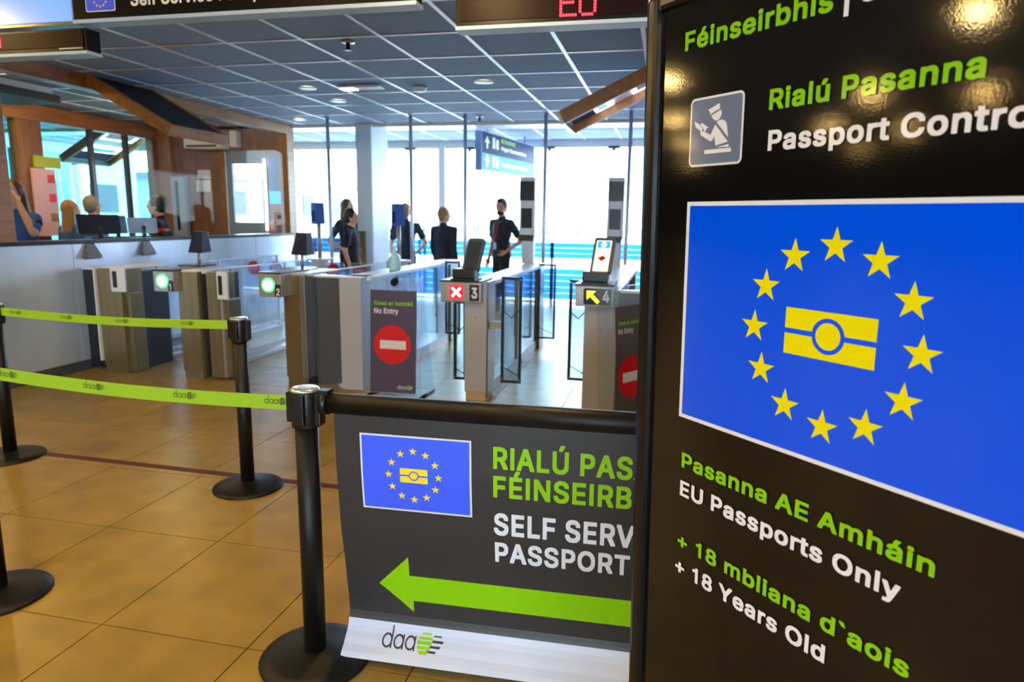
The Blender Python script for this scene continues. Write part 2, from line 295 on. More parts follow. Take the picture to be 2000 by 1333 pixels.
# letter outlines (grotesque capitals and lower case), thousandths of the type size: advance, closed outlines
GLYPHS = {
 ' ': (188, []),
 '+': (453, ['180,10 172,20 171,146 44,148 36,158 36,242 47,253 171,253 173,383 183,391 271,391 282,380 282,254 410,252 418,242 418,158 407,147 283,146 281,17 271,9']),
 '1': (400, ['188,-24 180,-14 179,346 78,348 70,358 70,434 79,444 143,455 150,458 179,484 190,522 201,534 283,535 294,524 294,-14 283,-25']),
 '2': (453, ['47,-24 39,-14 40,67 256,299 280,335 293,368 286,392 273,412 244,428 224,433 191,422 181,416 170,405 155,370 152,346 145,338 50,337 41,348 41,404 49,438 62,463 70,475 105,510 142,530 164,537 210,543 242,543 286,537 323,524 349,506 378,477 396,446 407,408 407,342 403,320 396,298 384,273 358,235 314,183 238,105 220,84 407,82 415,72 414,-17 404,-25']),
 '3': (453, ['69,13 42,42 29,65 21,87 19,97 19,147 27,157 126,157 134,150 139,129 154,102 184,84 208,78 226,78 246,82 281,101 296,125 301,141 301,151 296,165 282,190 254,209 236,216 202,222 142,222 132,230 131,317 225,425 53,427 45,437 46,528 56,536 391,535 399,525 398,443 286,315 328,301 363,279 388,254 406,225 419,181 419,107 410,77 396,48 386,34 359,7 339,-7 308,-22 264,-32 174,-32 158,-30 118,-18 93,-5']),
 '4': (453, ['23,80 15,90 15,178 220,525 232,535 329,534 337,524 336,490 160,190 256,189 258,337 268,345 361,344 369,334 369,190 428,189 439,178 438,87 428,79 369,78 368,-17 358,-25 265,-24 257,-14 256,78']),
 '8': (453, ['85,5 54,36 44,50 33,71 27,95 27,173 33,201 50,232 84,269 55,309 45,347 45,413 49,437 55,451 68,474 101,507 119,519 150,533 200,542 254,542 284,538 322,525 351,507 380,478 398,447 405,427 409,397 409,363 405,335 394,304 368,269 390,248 404,230 418,201 425,177 427,167 427,109 423,85 416,65 400,38 371,7 334,-16 284,-30 272,-32 180,-32 134,-22 99,-5', '159,103 188,84 212,78 228,76 264,84 283,95 298,110 309,137 302,161 288,181 279,189 248,203 224,208 188,197 173,189 158,174 145,149 143,139 145,129', '176,340 200,324 224,317 236,318 265,331 280,346 291,371 290,381 282,402 269,417 248,427 232,432 210,429 183,417 166,394 161,377 163,363']),
 'A': (480, ['-1,-24 -9,-14 -9,22 176,527 186,535 295,534 302,527 306,516 484,32 489,18 488,-17 478,-25 377,-24 367,-14 320,116 162,117 158,115 153,104 112,-14 103,-24', '197,226 280,226 240,348 237,348']),
 'B': (456, ['43,-24 35,-14 36,527 46,535 282,535 324,526 353,514 377,496 400,471 414,444 423,414 425,358 421,324 410,297 386,268 403,254 420,235 436,204 441,188 445,154 443,98 434,66 424,45 416,33 397,14 377,0 346,-15 316,-23 298,-25', '151,84 248,83 280,89 296,95 316,111 324,126 327,140 322,154 316,167 301,184 289,192 268,200 244,205 152,204', '151,312 230,311 254,315 281,328 298,345 307,366 306,378 296,401 289,408 274,416 242,425 220,427 152,426']),
 'C': (510, ['109,15 74,50 48,90 29,133 21,165 15,203 15,305 21,343 31,381 58,436 74,458 109,493 133,511 162,525 194,536 234,542 320,540 372,525 397,513 433,487 456,462 472,440 488,405 499,369 498,330 488,322 390,322 382,330 374,357 360,382 349,395 331,409 308,419 278,428 260,428 240,423 217,415 189,397 166,372 149,343 135,299 131,271 131,237 135,211 149,167 160,146 176,124 189,111 211,97 230,88 262,80 282,82 310,90 345,111 362,130 376,157 382,178 390,185 490,185 499,175 499,141 488,103 474,72 442,30 411,5 374,-16 324,-30 310,-32 222,-32 190,-26 143,-7']),
 'E': (419, ['43,-24 35,-14 36,527 46,535 391,534 399,524 399,438 390,427 151,426 152,313 372,312 381,302 381,214 370,203 152,202 151,86 154,83 392,82 401,72 400,-17 390,-25']),
 'F': (410, ['43,-24 35,-14 36,527 46,535 387,534 395,524 395,438 386,427 154,427 151,424 151,306 364,304 373,294 372,203 362,195 152,194 150,-16 140,-25']),
 'H': (517, ['43,-24 35,-14 36,527 46,535 140,535 150,527 152,315 364,315 367,318 368,527 378,535 475,534 483,524 482,-17 472,-25 378,-25 368,-17 366,206 154,207 151,204 150,-16 140,-25']),
 'I': (185, ['43,-24 35,-14 35,524 46,535 140,535 151,524 151,-14 140,-25']),
 'L': (393, ['43,-24 35,-14 35,524 46,535 140,535 151,524 151,84 378,82 387,72 387,-14 376,-25']),
 'N': (523, ['43,-24 35,-14 36,527 46,535 155,534 164,525 372,198 373,526 384,535 481,534 489,524 488,-17 478,-25 367,-24 360,-17 152,309 150,-16 140,-25']),
 'O': (533, ['109,15 78,46 48,90 29,133 21,165 15,203 15,305 21,343 31,381 58,436 76,460 109,493 133,511 162,525 194,536 234,542 320,540 350,533 401,511 423,495 458,460 474,440 496,397 513,345 519,291 517,191 513,163 506,139 490,96 458,48 425,15 399,-3 374,-16 344,-26 312,-32 222,-32 210,-30 188,-26 160,-16 129,1', '176,124 195,107 220,92 244,84 272,80 308,90 333,103 347,113 370,140 384,167 396,201 403,235 403,273 392,323 382,348 356,388 335,405 312,417 274,428 250,426 222,417 199,405 172,380 149,343 135,297 131,271 131,237 135,211 147,171 160,146']),
 'P': (445, ['43,-24 35,-14 36,527 46,535 266,535 326,524 349,514 369,502 404,467 416,448 431,406 435,376 435,320 430,286 414,243 398,221 367,192 334,173 310,165 284,161 152,160 150,-17 140,-25', '151,270 236,269 270,277 291,290 302,301 317,340 317,356 310,376 296,400 276,414 240,425 152,426']),
 'R': (449, ['43,-24 35,-14 36,527 46,535 266,535 308,530 357,512 385,492 406,469 426,430 433,404 435,390 435,314 431,290 424,270 414,249 398,227 383,212 359,194 452,20 452,-17 442,-25 335,-24 324,-13 226,171 222,173 154,173 151,170 150,-17 140,-25', '151,282 230,281 248,283 276,291 293,300 308,317 317,344 317,360 306,391 293,406 281,414 252,423 214,427 152,426']),
 'S': (447, ['73,5 38,42 19,79 13,109 13,153 21,163 122,163 130,155 135,129 142,116 157,99 180,86 224,76 250,80 270,86 295,101 310,120 317,141 312,154 299,167 279,179 244,191 174,210 118,230 85,249 52,280 33,309 27,335 27,411 35,441 44,458 58,478 93,509 128,527 164,538 200,542 256,542 290,538 337,523 371,501 398,474 416,443 424,419 427,403 427,363 419,353 320,352 311,361 308,377 298,398 285,411 268,421 226,432 202,427 175,417 156,402 143,377 150,360 169,343 224,320 332,289 379,263 404,240 426,205 433,179 435,157 433,97 422,62 402,32 375,5 361,-5 322,-24 274,-34 176,-34 152,-30 116,-20 87,-5']),
 'T': (449, ['175,-24 167,-14 166,426 15,428 7,438 7,526 18,535 434,534 443,524 443,438 435,428 283,426 282,-16 272,-25']),
 'U': (517, ['97,16 76,37 54,71 39,108 35,134 36,527 46,535 140,535 150,527 151,176 153,164 157,150 168,129 189,104 220,87 242,81 264,79 298,87 329,104 344,119 350,129 358,146 365,170 367,180 367,526 378,535 475,534 483,524 483,132 470,86 452,51 413,10 383,-10 354,-23 308,-33 210,-33 188,-29 148,-17 121,-2']),
 'V': (480, ['185,-24 175,-12 -3,470 -9,490 -8,527 2,535 100,535 110,527 216,230 239,160 242,159 370,527 380,535 481,534 489,524 488,488 304,-17 294,-25']),
 'Y': (472, ['185,-24 177,-14 176,190 -4,481 -9,492 -8,527 2,535 109,534 120,523 236,332 346,513 363,534 473,534 481,524 480,489 295,192 294,-17 284,-25']),
 '`': (219, ['95,405 86,414 23,509 23,545 32,555 135,555 142,548 188,451 189,415 180,404']),
 'a': (389, ['47,-1 28,18 14,40 5,71 5,143 11,167 20,184 49,213 82,229 110,238 144,244 226,254 242,258 247,263 242,278 231,291 200,304 182,301 153,289 134,272 126,256 116,248 82,248 24,264 15,275 15,309 32,342 59,371 81,387 116,401 156,410 232,410 246,408 288,395 315,379 342,350 354,325 363,287 362,-18 352,-26 262,-26 250,-17 220,-30 198,-34 122,-34 82,-24 61,-13', '128,90 137,83 160,74 172,72 196,78 217,89 232,102 242,121 249,143 248,149 190,142 152,133 133,123 124,114 121,105']),
 'b': (424, ['36,-24 28,-14 28,524 39,535 129,535 140,524 141,392 165,404 197,411 247,411 281,407 309,398 330,388 348,374 377,343 397,308 405,288 412,260 416,234 416,144 414,130 405,90 385,45 371,25 350,4 309,-23 271,-33 191,-33 165,-27 139,-13 137,-17 127,-25', '167,103 184,88 205,77 215,75 237,77 254,86 275,105 291,138 298,162 302,190 291,240 275,273 264,284 237,298 221,303 188,292 167,275 150,244 140,200 140,178 150,134']),
 'c': (396, ['85,0 50,35 32,63 19,92 9,146 9,230 13,258 21,290 40,327 50,341 93,382 122,398 162,409 190,411 254,409 292,398 327,380 358,351 374,329 382,312 387,298 387,262 379,252 326,237 286,237 278,245 262,275 251,286 220,300 210,303 196,300 165,286 144,261 129,226 125,208 123,182 133,136 144,115 156,99 171,86 200,75 218,75 253,92 268,109 278,135 286,142 324,143 381,128 389,118 389,84 380,60 372,45 360,27 323,-6 286,-25 250,-33 162,-33 120,-21']),
 'd': (424, ['77,2 50,31 27,70 13,112 9,140 9,238 11,252 21,292 40,331 52,349 87,382 116,398 134,404 154,409 180,411 228,411 258,404 284,392 286,527 296,535 391,534 399,524 398,-17 388,-25 298,-25 284,-14 260,-27 234,-33 154,-33 116,-23 93,-10', '152,103 171,86 184,79 198,75 220,77 247,92 258,103 274,136 285,180 285,200 278,232 268,259 254,279 237,292 222,298 204,303 173,292 152,275 133,242 125,210 123,182 131,144 141,118']),
 'e': (404, ['85,0 50,35 32,63 19,92 9,140 9,236 11,250 19,284 36,321 56,349 81,374 118,396 150,407 188,411 236,411 272,404 311,388 337,368 356,349 372,325 382,302 395,258 397,236 396,151 386,143 132,143 130,140 142,113 159,94 167,88 192,77 212,73 244,81 261,92 276,113 280,123 288,130 326,131 378,118 383,116 391,106 391,72 378,43 370,31 331,-6 300,-23 268,-31 254,-33 166,-33 144,-29 112,-17', '134,248 270,247 272,250 258,275 245,288 224,298 204,303 180,296 157,282 140,261']),
 'f': (254, ['63,-24 55,-14 55,298 52,301 -8,301 -18,309 -19,396 -8,405 54,406 55,460 57,478 72,507 107,540 130,550 170,557 214,557 250,550 261,546 269,536 269,502 254,453 242,443 190,444 177,438 169,418 169,408 172,405 244,405 254,397 255,312 244,301 169,300 168,-16 158,-25']),
 'g': (425, ['67,-139 42,-114 25,-87 25,-53 33,-43 80,-17 118,-16 132,-28 147,-47 159,-55 188,-68 212,-70 248,-60 267,-47 278,-29 285,-5 282,-4 258,-16 236,-20 154,-20 142,-18 116,-10 95,1 77,13 50,40 30,70 19,95 9,143 9,241 13,265 21,293 40,332 54,350 81,377 97,389 114,397 158,410 236,410 262,403 286,391 288,398 298,406 391,405 399,395 399,-27 395,-65 386,-92 370,-116 345,-141 310,-162 266,-174 250,-176 164,-176 150,-174 104,-162', '150,114 159,105 180,92 204,86 216,88 230,92 249,103 260,114 274,139 286,191 278,233 264,266 254,280 230,295 208,302 200,302 180,295 156,280 137,251 127,221 123,187 131,149']),
 'h': (410, ['36,-24 28,-14 28,524 39,535 129,535 140,524 141,393 167,404 211,411 267,409 297,402 328,386 353,361 369,334 380,300 384,258 384,-14 373,-25 281,-25 271,-17 270,236 261,264 253,279 244,288 225,298 205,301 191,296 165,283 150,262 142,236 140,226 139,-17 129,-25']),
 'i': (167, ['36,-24 28,-14 28,394 39,405 129,405 140,394 140,-14 129,-25', '44,422 21,445 16,458 16,510 21,523 40,542 55,549 111,549 130,540 145,525 152,510 152,458 145,443 126,424 107,417 61,417']),
 'l': (167, ['36,-24 28,-14 28,540 39,551 129,551 140,540 140,-14 129,-25']),
 'm': (610, ['36,-24 28,-14 28,394 36,404 127,405 141,394 165,406 191,413 259,411 275,406 292,398 321,372 348,394 387,409 421,413 477,411 501,404 526,392 559,359 575,328 580,312 584,272 584,-14 576,-24 481,-25 470,-16 470,244 468,256 463,272 454,288 439,296 417,303 388,292 377,281 368,266 362,242 362,-14 354,-24 259,-25 248,-16 248,254 243,270 235,285 224,294 211,300 199,303 172,292 157,279 148,264 140,236 139,-16 129,-25']),
 'n': (410, ['36,-24 28,-14 29,397 39,405 127,405 141,392 167,404 187,409 243,411 267,409 297,402 328,386 353,361 365,343 375,318 382,286 384,258 383,-17 373,-25 281,-25 271,-17 270,236 261,264 253,279 244,288 225,298 205,301 191,296 165,283 150,262 142,236 140,226 139,-17 129,-25']),
 'o': (415, ['85,0 50,35 32,63 19,92 9,146 9,230 13,258 21,290 40,327 50,341 93,382 122,398 152,407 190,411 254,409 298,396 317,386 331,376 370,335 388,302 403,258 407,232 407,144 403,118 394,88 374,47 345,14 317,-10 290,-23 252,-33 162,-33 120,-21', '156,99 171,86 190,77 200,75 226,77 241,84 262,101 274,119 280,134 287,154 292,186 286,224 274,256 262,275 241,292 226,298 206,303 171,290 154,275 135,244 125,208 123,182 133,136 144,115']),
 'p': (424, ['36,-167 28,-157 29,398 39,406 127,406 137,398 138,393 141,391 163,403 191,410 267,410 295,403 332,387 373,348 385,332 403,293 412,261 416,233 416,145 405,91 391,56 373,28 346,1 316,-19 287,-30 265,-34 199,-34 167,-28 141,-16 139,-160 129,-168', '169,100 192,83 207,76 221,74 239,78 252,85 269,98 283,118 295,151 302,189 296,225 289,245 275,272 260,287 235,299 217,302 195,295 180,287 165,272 159,262 146,231 140,201 142,167 154,125']),
 'r': (259, ['36,-24 28,-14 29,397 39,405 127,405 139,396 151,402 181,411 262,410 270,400 269,305 259,297 215,297 209,299 181,290 168,284 155,271 142,242 140,232 139,-17 129,-25']),
 's': (365, ['55,0 26,33 19,44 13,62 11,72 11,110 19,120 74,133 112,132 120,125 127,104 137,90 160,77 176,73 198,75 223,86 232,93 238,104 229,116 216,122 132,143 96,155 69,170 40,197 27,218 21,242 21,304 25,324 32,339 38,349 77,386 112,402 140,409 152,411 222,411 256,404 289,390 303,380 324,359 340,334 349,310 349,274 341,264 288,251 250,251 242,259 238,271 223,292 206,300 190,305 172,302 157,296 144,287 139,276 143,268 168,255 258,232 288,222 317,204 338,183 350,162 357,140 357,74 346,41 332,21 319,8 293,-12 252,-29 228,-33 140,-33 124,-31 98,-25 69,-10']),
 't': (227, ['75,-6 54,17 49,26 41,52 39,68 39,298 36,301 -8,301 -18,309 -19,394 -8,405 38,406 39,486 47,496 142,497 153,486 153,406 220,405 231,394 230,309 220,301 153,300 153,98 160,83 166,79 218,81 228,73 239,22 239,-14 231,-24 210,-29 126,-29 94,-19']),
 'v': (389, ['144,-24 134,-12 -4,346 -8,360 -7,397 3,405 99,405 111,395 192,168 195,166 279,397 289,405 388,404 396,394 395,356 253,-15 241,-25']),
 'y': (389, ['30,-165 22,-155 22,-117 35,-68 45,-60 91,-61 102,-57 111,-48 123,-23 130,-1 -8,357 -7,398 3,406 99,406 109,398 195,166 279,396 291,406 390,405 398,395 397,361 235,-63 211,-114 203,-126 176,-151 141,-168 131,-170 51,-170']),
 'É': (419, ['43,-24 35,-14 35,526 46,535 170,535 171,538 167,544 167,582 212,675 221,684 324,684 333,674 332,640 264,536 391,534 399,524 398,436 388,427 152,426 151,316 154,313 372,312 381,302 380,212 370,203 152,202 151,86 154,83 392,82 401,72 400,-16 390,-25']),
 'Í': (185, ['42,-24 34,-14 34,524 39,532 27,542 26,578 73,677 80,684 181,685 192,674 192,638 124,536 141,534 150,524 150,-14 139,-25']),
 'Ú': (517, ['97,16 76,37 54,71 39,108 35,134 36,527 46,535 140,535 150,527 151,176 153,164 157,150 168,129 189,104 220,87 242,81 264,79 298,87 329,104 344,119 350,129 358,146 365,170 367,180 367,526 378,535 475,534 483,524 483,132 470,86 452,51 413,10 383,-10 354,-23 308,-33 210,-33 188,-29 148,-17 121,-2', '215,534 207,544 207,580 254,677 261,684 362,685 372,677 372,638 310,543 301,534']),
 'á': (389, ['47,-1 28,18 14,40 5,71 5,143 11,167 20,184 49,213 82,229 110,238 144,244 226,254 242,258 247,263 242,278 231,291 214,299 200,304 192,304 170,297 147,285 134,272 126,256 118,248 80,248 24,264 16,272 15,309 21,325 38,350 59,371 75,383 98,395 139,407 137,447 139,455 184,546 193,555 296,555 305,545 304,511 236,409 278,399 297,391 315,379 342,350 356,319 363,287 362,-17 352,-26 262,-26 250,-17 220,-30 198,-34 122,-34 82,-24 61,-13', '128,90 137,83 160,74 172,72 196,78 217,89 232,102 242,121 249,143 248,149 190,142 152,133 133,123 124,114 121,105']),
 'é': (404, ['85,0 50,35 40,49 21,86 11,128 9,140 9,236 15,270 25,300 42,331 56,349 81,374 118,396 153,408 151,414 151,448 198,545 207,554 310,554 319,544 318,510 252,410 284,400 317,384 356,349 372,325 382,302 395,258 397,236 396,152 386,143 132,143 130,140 142,113 159,94 167,88 192,77 212,73 244,81 261,92 276,113 280,123 288,130 326,131 378,118 383,116 391,106 391,72 386,60 370,31 339,0 325,-10 300,-23 268,-31 254,-33 166,-33 144,-29 112,-17', '134,248 270,247 272,250 258,275 245,288 224,298 204,303 180,296 157,282 140,261']),
 'í': (167, ['36,-24 28,-14 28,394 37,406 32,414 32,450 77,545 86,554 189,554 198,544 197,508 129,406 140,394 139,-16 129,-25']),
 'ú': (410, ['84,-7 55,22 47,34 34,63 28,95 29,398 39,406 129,406 139,398 140,147 142,135 155,104 164,93 181,82 205,78 236,91 249,102 263,127 268,143 270,157 271,398 281,406 376,405 384,395 383,-18 373,-26 283,-26 269,-13 247,-24 223,-30 143,-30 111,-22', '162,405 154,415 154,453 201,548 208,555 309,556 319,548 319,511 255,412 248,405']),
}
CAPH = .509
_GC = {}
def glyph(ch, wt):
    """triangulated outline of one letter, drawn bold"""
    if (ch, wt) in _GC: return _GC[ch, wt]
    outs, holes = [], []
    for sp in GLYPHS[ch][1]:
        P = [tuple(float(q)/1000 for q in p.split(',')) for p in sp.split(' ')]
        ar = sum(P[i][0]*P[(i+1) % len(P)][1]-P[(i+1) % len(P)][0]*P[i][1] for i in range(len(P)))
        (outs if ar < 0 else holes).append(P)
    V, Fc = [], []
    for P in outs:
        xs, ys = [p[0] for p in P], [p[1] for p in P]
        grp = [P]+[h for h in holes if min(xs) <= h[0][0] <= max(xs) and min(ys) <= h[0][1] <= max(ys)]
        cu = bpy.data.curves.new('g', 'CURVE'); cu.dimensions = '2D'; cu.fill_mode = 'BOTH'
        for Q in grp:
            sp = cu.splines.new('POLY'); sp.points.add(len(Q)-1); sp.use_cyclic_u = True
            for pt, q in zip(sp.points, Q): pt.co = (q[0], q[1], 0, 1)
        o = bpy.data.objects.new('g', cu); COL.objects.link(o); bpy.context.view_layer.update()
        me = bpy.data.meshes.new_from_object(o.evaluated_get(bpy.context.evaluated_depsgraph_get()))
        k = len(V); V += [(v.co.x, v.co.y) for v in me.vertices]; Fc += [[k+i for i in p.vertices] for p in me.polygons]
        bpy.data.objects.remove(o); bpy.data.curves.remove(cu); bpy.data.meshes.remove(me)
    _GC[ch, wt] = (GLYPHS[ch][0]/1000, V, Fc); return _GC[ch, wt]
def text(name, body, fr, u, v, width, cap, mat, lift, parent, weight=.0265, post=None, label=None):
    """lettering as real flat geometry: left edge u, baseline v, total width and cap height in metres; one object per word"""
    x = 0; words = [[]]; mn, mx_ = 1e9, -1e9
    for ch in body:
        if ch == ' ': x += .188+weight*.6; words.append([]); continue
        ad_, V, Fc = glyph(ch, weight); words[-1].append((x, V, Fc))
        mn = min(mn, min(p[0] for p in V)+x); mx_ = max(mx_, max(p[0] for p in V)+x); x += ad_+weight*1.3
    sy = cap/(CAPH+2*weight); sx = width/(mx_-mn) if width else sy
    O, U, V_, N = fr; res = None
    for w in words:
        m = MB()
        for (x0, V, Fc) in w:
            m.add([O+U*(u+(a+x0-mn)*sx)+V_*(v+(b+weight)*sy)+N*lift for a, b in V], Fc)
        res = m.build(name, mat, parent, label=label, post=post)
    return res
def daa(k, u, v, slices=True):
    """the operator's wordmark and emblem in units of its x-height k; returns dark and green polygons"""
    D, G = [], []
    T = lambda P: [(u+k*a, v+k*b) for a, b in P]
    for i in range(3):
        cx = .5+1.12*i
        D += [T(q) for q in arc_ring(cx, .5, .5, .345, n=24)]
        D.append(T(rect(cx+.345, cx+.5, 0, 1.62 if i == 0 else 1.0)))
    cx, cy = 4.15, .62
    for j in range(5):
        b0, b1 = -.74+j*.31, -.74+j*.31+.23
        pts = []
        for t in (b0, b1):
            w = .74*math.sqrt(max(0, 1-(t/.82)**2)); pts.append((t, w))
        (t0, w0), (t1, w1) = pts
        lim = .62
        G.append(T([(cx-w0+.1*t0, cy+t0), (cx+min(w0, lim)+.12*t0, cy+t0), (cx+min(w1, lim)+.12*t1, cy+t1), (cx-w1+.1*t1, cy+t1)]))
    for j, (a0, a1) in enumerate(((4.35, 5.25), (4.62, 5.6), (4.78, 5.82), (4.85, 5.6))):
        b = .0+j*.34
        D.append(T([(a0, b), (a1, b), (a1+.06, b+.16), (a0+.06, b+.16)]))
    return D, G
XZ = lambda y, x=0, z=0: (Vector((x, y, z)), Vector((1, 0, 0)), Vector((0, 0, 1)), Vector((0, -1, 0)))

CEIL = 2.77
# ------------------------------------------------------------------ floor
fl = sroot('floor')
MB().box(-32, 7, -8, 12.6, -.12, -.012).build('grout_bed', m_grout, fl)
X0, DX, Y0, DY = -1.9675, .6025, 1.919, .680
tile_me = MB().box(-DX/2+.0025, DX/2-.0025, -DY/2+.0025, DY/2-.0025, -.014, 0).mesh('floor_tile', Vector((0, 0, 0)), .0012)
tile_me.materials.append(m_floor)
rest = MB()
for i in range(-50, 15):
    for j in range(-15, 16):
        cx, cy = X0+DX*(i+.5), Y0+DY*(j+.5)
        if -5.5 < cx < .6 and .6 < cy < 9.6:
            t = bpy.data.objects.new('floor_tile', tile_me); COL.objects.link(t); t.parent = fl; t.location = (cx, cy, 0)
        elif -31.5 < cx < 6.6 and cy > -7.6 and cy < 12.3:
            rest.box(cx-DX/2+.0025, cx+DX/2-.0025, cy-DY/2+.0025, cy+DY/2-.0025, -.014, 0)
o = rest.build('outer_tiles', m_floor, fl); o['kind'] = 'stuff'

# ------------------------------------------------------------------ ceiling
ce = sroot('ceiling')
MB().box(-32, 7, -8, 12.6, CEIL+.12, CEIL+.2).build('soffit_slab', m_wallp, ce)
GX0, GDX, GY0, GDY = -.2386, .6165, 4.87, .711
cme = MB().box(-GDX/2+.011, GDX/2-.011, -GDY/2+.011, GDY/2-.011, .006, .022).mesh('ceiling_tile', Vector((0, 0, 0)), .003)
cme.materials.append(m_ctile)
rest = MB()
gi = range(-50, 12); gj = range(-18, 7)
for i in gi:
    for j in gj:
        cx, cy = GX0+GDX*(i+.5), GY0+GDY*(j+.5)
        if cx < -31.5 or cx > 6.7: continue
        if cy > 9.3: continue
        if -5.4 < cx < .6 and 2.3 < cy < 9.3:
            t = bpy.data.objects.new('ceiling_tile', cme); COL.objects.link(t); t.parent = ce; t.location = (cx, cy, CEIL)
        else: rest.box(cx-GDX/2+.011, cx+GDX/2-.011, cy-GDY/2+.011, cy+GDY/2-.011, CEIL+.006, CEIL+.022)
o = rest.build('outer_tiles', m_ctile, ce); o['kind'] = 'stuff'
for i in range(-50, 13):
    x = GX0+GDX*i
    if -31.8 < x < 6.8: MB().box(x-.015, x+.015, -7.9, 9.3, CEIL, CEIL+.012).build('grid_bar', m_white, ce)
for j in range(-17, 7):
    y = GY0+GDY*j
    if y < 9.3: MB().box(-31.8, 6.8, y-.011, y+.011, CEIL+.001, CEIL+.011).build('grid_bar', m_white, ce)
# far ceiling beyond the bulkhead
far = MB(); fg = MB()
for i in range(-19, 3):
    for j in range(0, 4):
        cx, cy = GX0+GDX*(i+.5), 9.72+.66*(j+.5)
        far.box(cx-GDX/2+.011, cx+GDX/2-.011, cy-.319, cy+.319, 2.856, 2.872)
o = far.build('far_tiles', m_ctile, ce); o['kind'] = 'stuff'
for i in range(-19, 4): fg.box(GX0+GDX*i-.0125, GX0+GDX*i+.0125, 9.7, 12.35, 2.85, 2.862)
for j in range(0, 5): fg.box(-12, 1.6, 9.72+.66*j-.009, 9.72+.66*j+.009, 2.851, 2.861)
fg.build('far_grid', m_white, ce)
struct(MB().box(-12, .4, 9.3, 9.72, 2.735, 2.89).build('trim_1', m_white, None, .004))

# ------------------------------------------------------------------ walls
wk = sroot('wall_back', (-10, -8, 0))
MB().box(-32, -2.6, -8.1, -7.9, -.1, 2.9).build('solid_bay', m_dwall, wk)
MB().box(-2.6, 7, -8.1, -7.9, -.1, .6).build('apron', m_dwall, wk)
MB().box(-2.6, 7, -8.1, -7.9, 2.45, 2.9).build('lintel', m_dwall, wk)
w5 = sroot('window_5', (2.2, -8, 0))
for k in range(5):
    xa = -2.6+k*1.88
    MB().box(xa, xa+.08, -8.06, -7.94, .6, 2.45).build('mullion', m_white, w5)
    MB().box(xa+.08, xa+1.88, -8.01, -7.995, .6, 2.45).build('pane', m_glass, w5)
MB().box(-260, 260, -300, -8.3, -4.2, -4.0).build('ground_behind', m_wing)['kind'] = 'structure'
struct(MB().box(6.8, 7, -8, 5.4, -.1, 2.9).build('wall_right', m_dwall))
struct(MB().box(-32, -31.8, -8, 4.8, -.1, 2.9).build('wall_left', m_dwall))
struct(MB().box(-32, -12, 4.7, 4.9, -.1, 2.9).build('wall_side', m_dwall))
wr = sroot('wall_corner')
MB().box(.12, 7, 5.3, 5.45, -.1, 2.9).build('return_panel', m_dwall, wr)
MB().box(.12, .27, 5.45, 12.4, -.1, 2.9).build('side_panel', m_pink, wr)
# window wall at the far end
w1 = sroot('window_1', (0, 12.3, 0))
MB().box(-12.2, .3, 12.2, 12.42, 2.75, 2.9).build('head_fascia', m_white, w1)
MB().box(-12.2, .3, 12.24, 12.36, 2.735, 2.75).build('head_frame', m_dgrey, w1)
for (x, w) in ((-10.1, .1), (-7.08, .1), (-4.08, .13), (.05, .1)):
    MB().box(x-w/2, x+w/2, 12.2, 12.36, 0, 2.75).build('mullion', m_white, w1, .006)
xs = [-12.2, -10.1, -7.08, -4.08, .05]
for a, b in zip(xs[:-1], xs[1:]):
    MB().box(a+.06, b-.06, 12.28, 12.295, .1, 2.735).build('pane', m_glass, w1)
for x in (-8.6, -4.68, -3.55, -2.1, -.98):
    MB().box(x-.1, x+.1, 12.18, 12.27, 2.70, 2.74).tube((x, 12.2, 2.66), (x, 12.2, 2.70), .03, n=10).build('glass_clamp', m_dgrey, w1, .004)
for x in (-4.52, -4.42, -3.45, -3.38):
    MB().box(x-.008, x+.008, 12.16, 12.27, .1, 1.55).build('glass_fin', m_bluerail, w1)
ap = sroot('trim_2', (0, 12.1, 0))
for k, z in enumerate((.81, .902, .994)):
    MB().box(-9, .2, 12.10, 12.13, z, z+.0895).build('rail_slat', m_bluerail, ap, .004)
for k, z in enumerate((.08, .19, .30, .41, .52)):
    MB().box(-9, .2, 12.10, 12.13, z, z+.106).build('rail_slat', m_bluerail, ap, .004)
for x in (-8.9, -6.5, -4.2, -2, 0):
    MB().box(x-.03, x+.03, 12.13, 12.18, 0, 1.09).build('rail_post', m_white, ap)
# left facade of the neighbouring lanes
w2 = sroot('window_2', (-12, 8.6, 0))
MB().box(-12.1, -11.9, 4.9, 12.3, 2.66, 2.9).build('head_fascia', m_white, w2)
MB().box(-12.1, -11.9, 4.9, 12.3, 0, .25).build('sill', m_white, w2)
ys = [4.95, 6.2, 7.4, 8.6, 9.6, 10.8, 12.2]
for y in ys: MB().box(-12.06, -11.92, y-.05, y+.05, .25, 2.66).build('mullion', m_dgrey, w2)
for a, b in zip(ys[:-1], ys[1:]): MB().box(-12.0, -11.985, a+.05, b-.05, .25, 2.66).build('pane', m_cyan, w2)
# round-edged column by the lanes
cl = sroot('column', (-4.25, 9.45, 0))
MB().box(-4.37, -4.13, 9.25, 9.85, 0, 2.78).build('shaft', M('pale column paint', (206, 220, 240), .5), cl, .02)
MB().box(-4.40, -4.24, 9.2, 9.249, 0, 1.29).build('cladding', m_bronze, cl, .004)
MB().box(-4.385, -4.115, 9.235, 9.865, 0, .1).build('skirting', m_steel, cl)

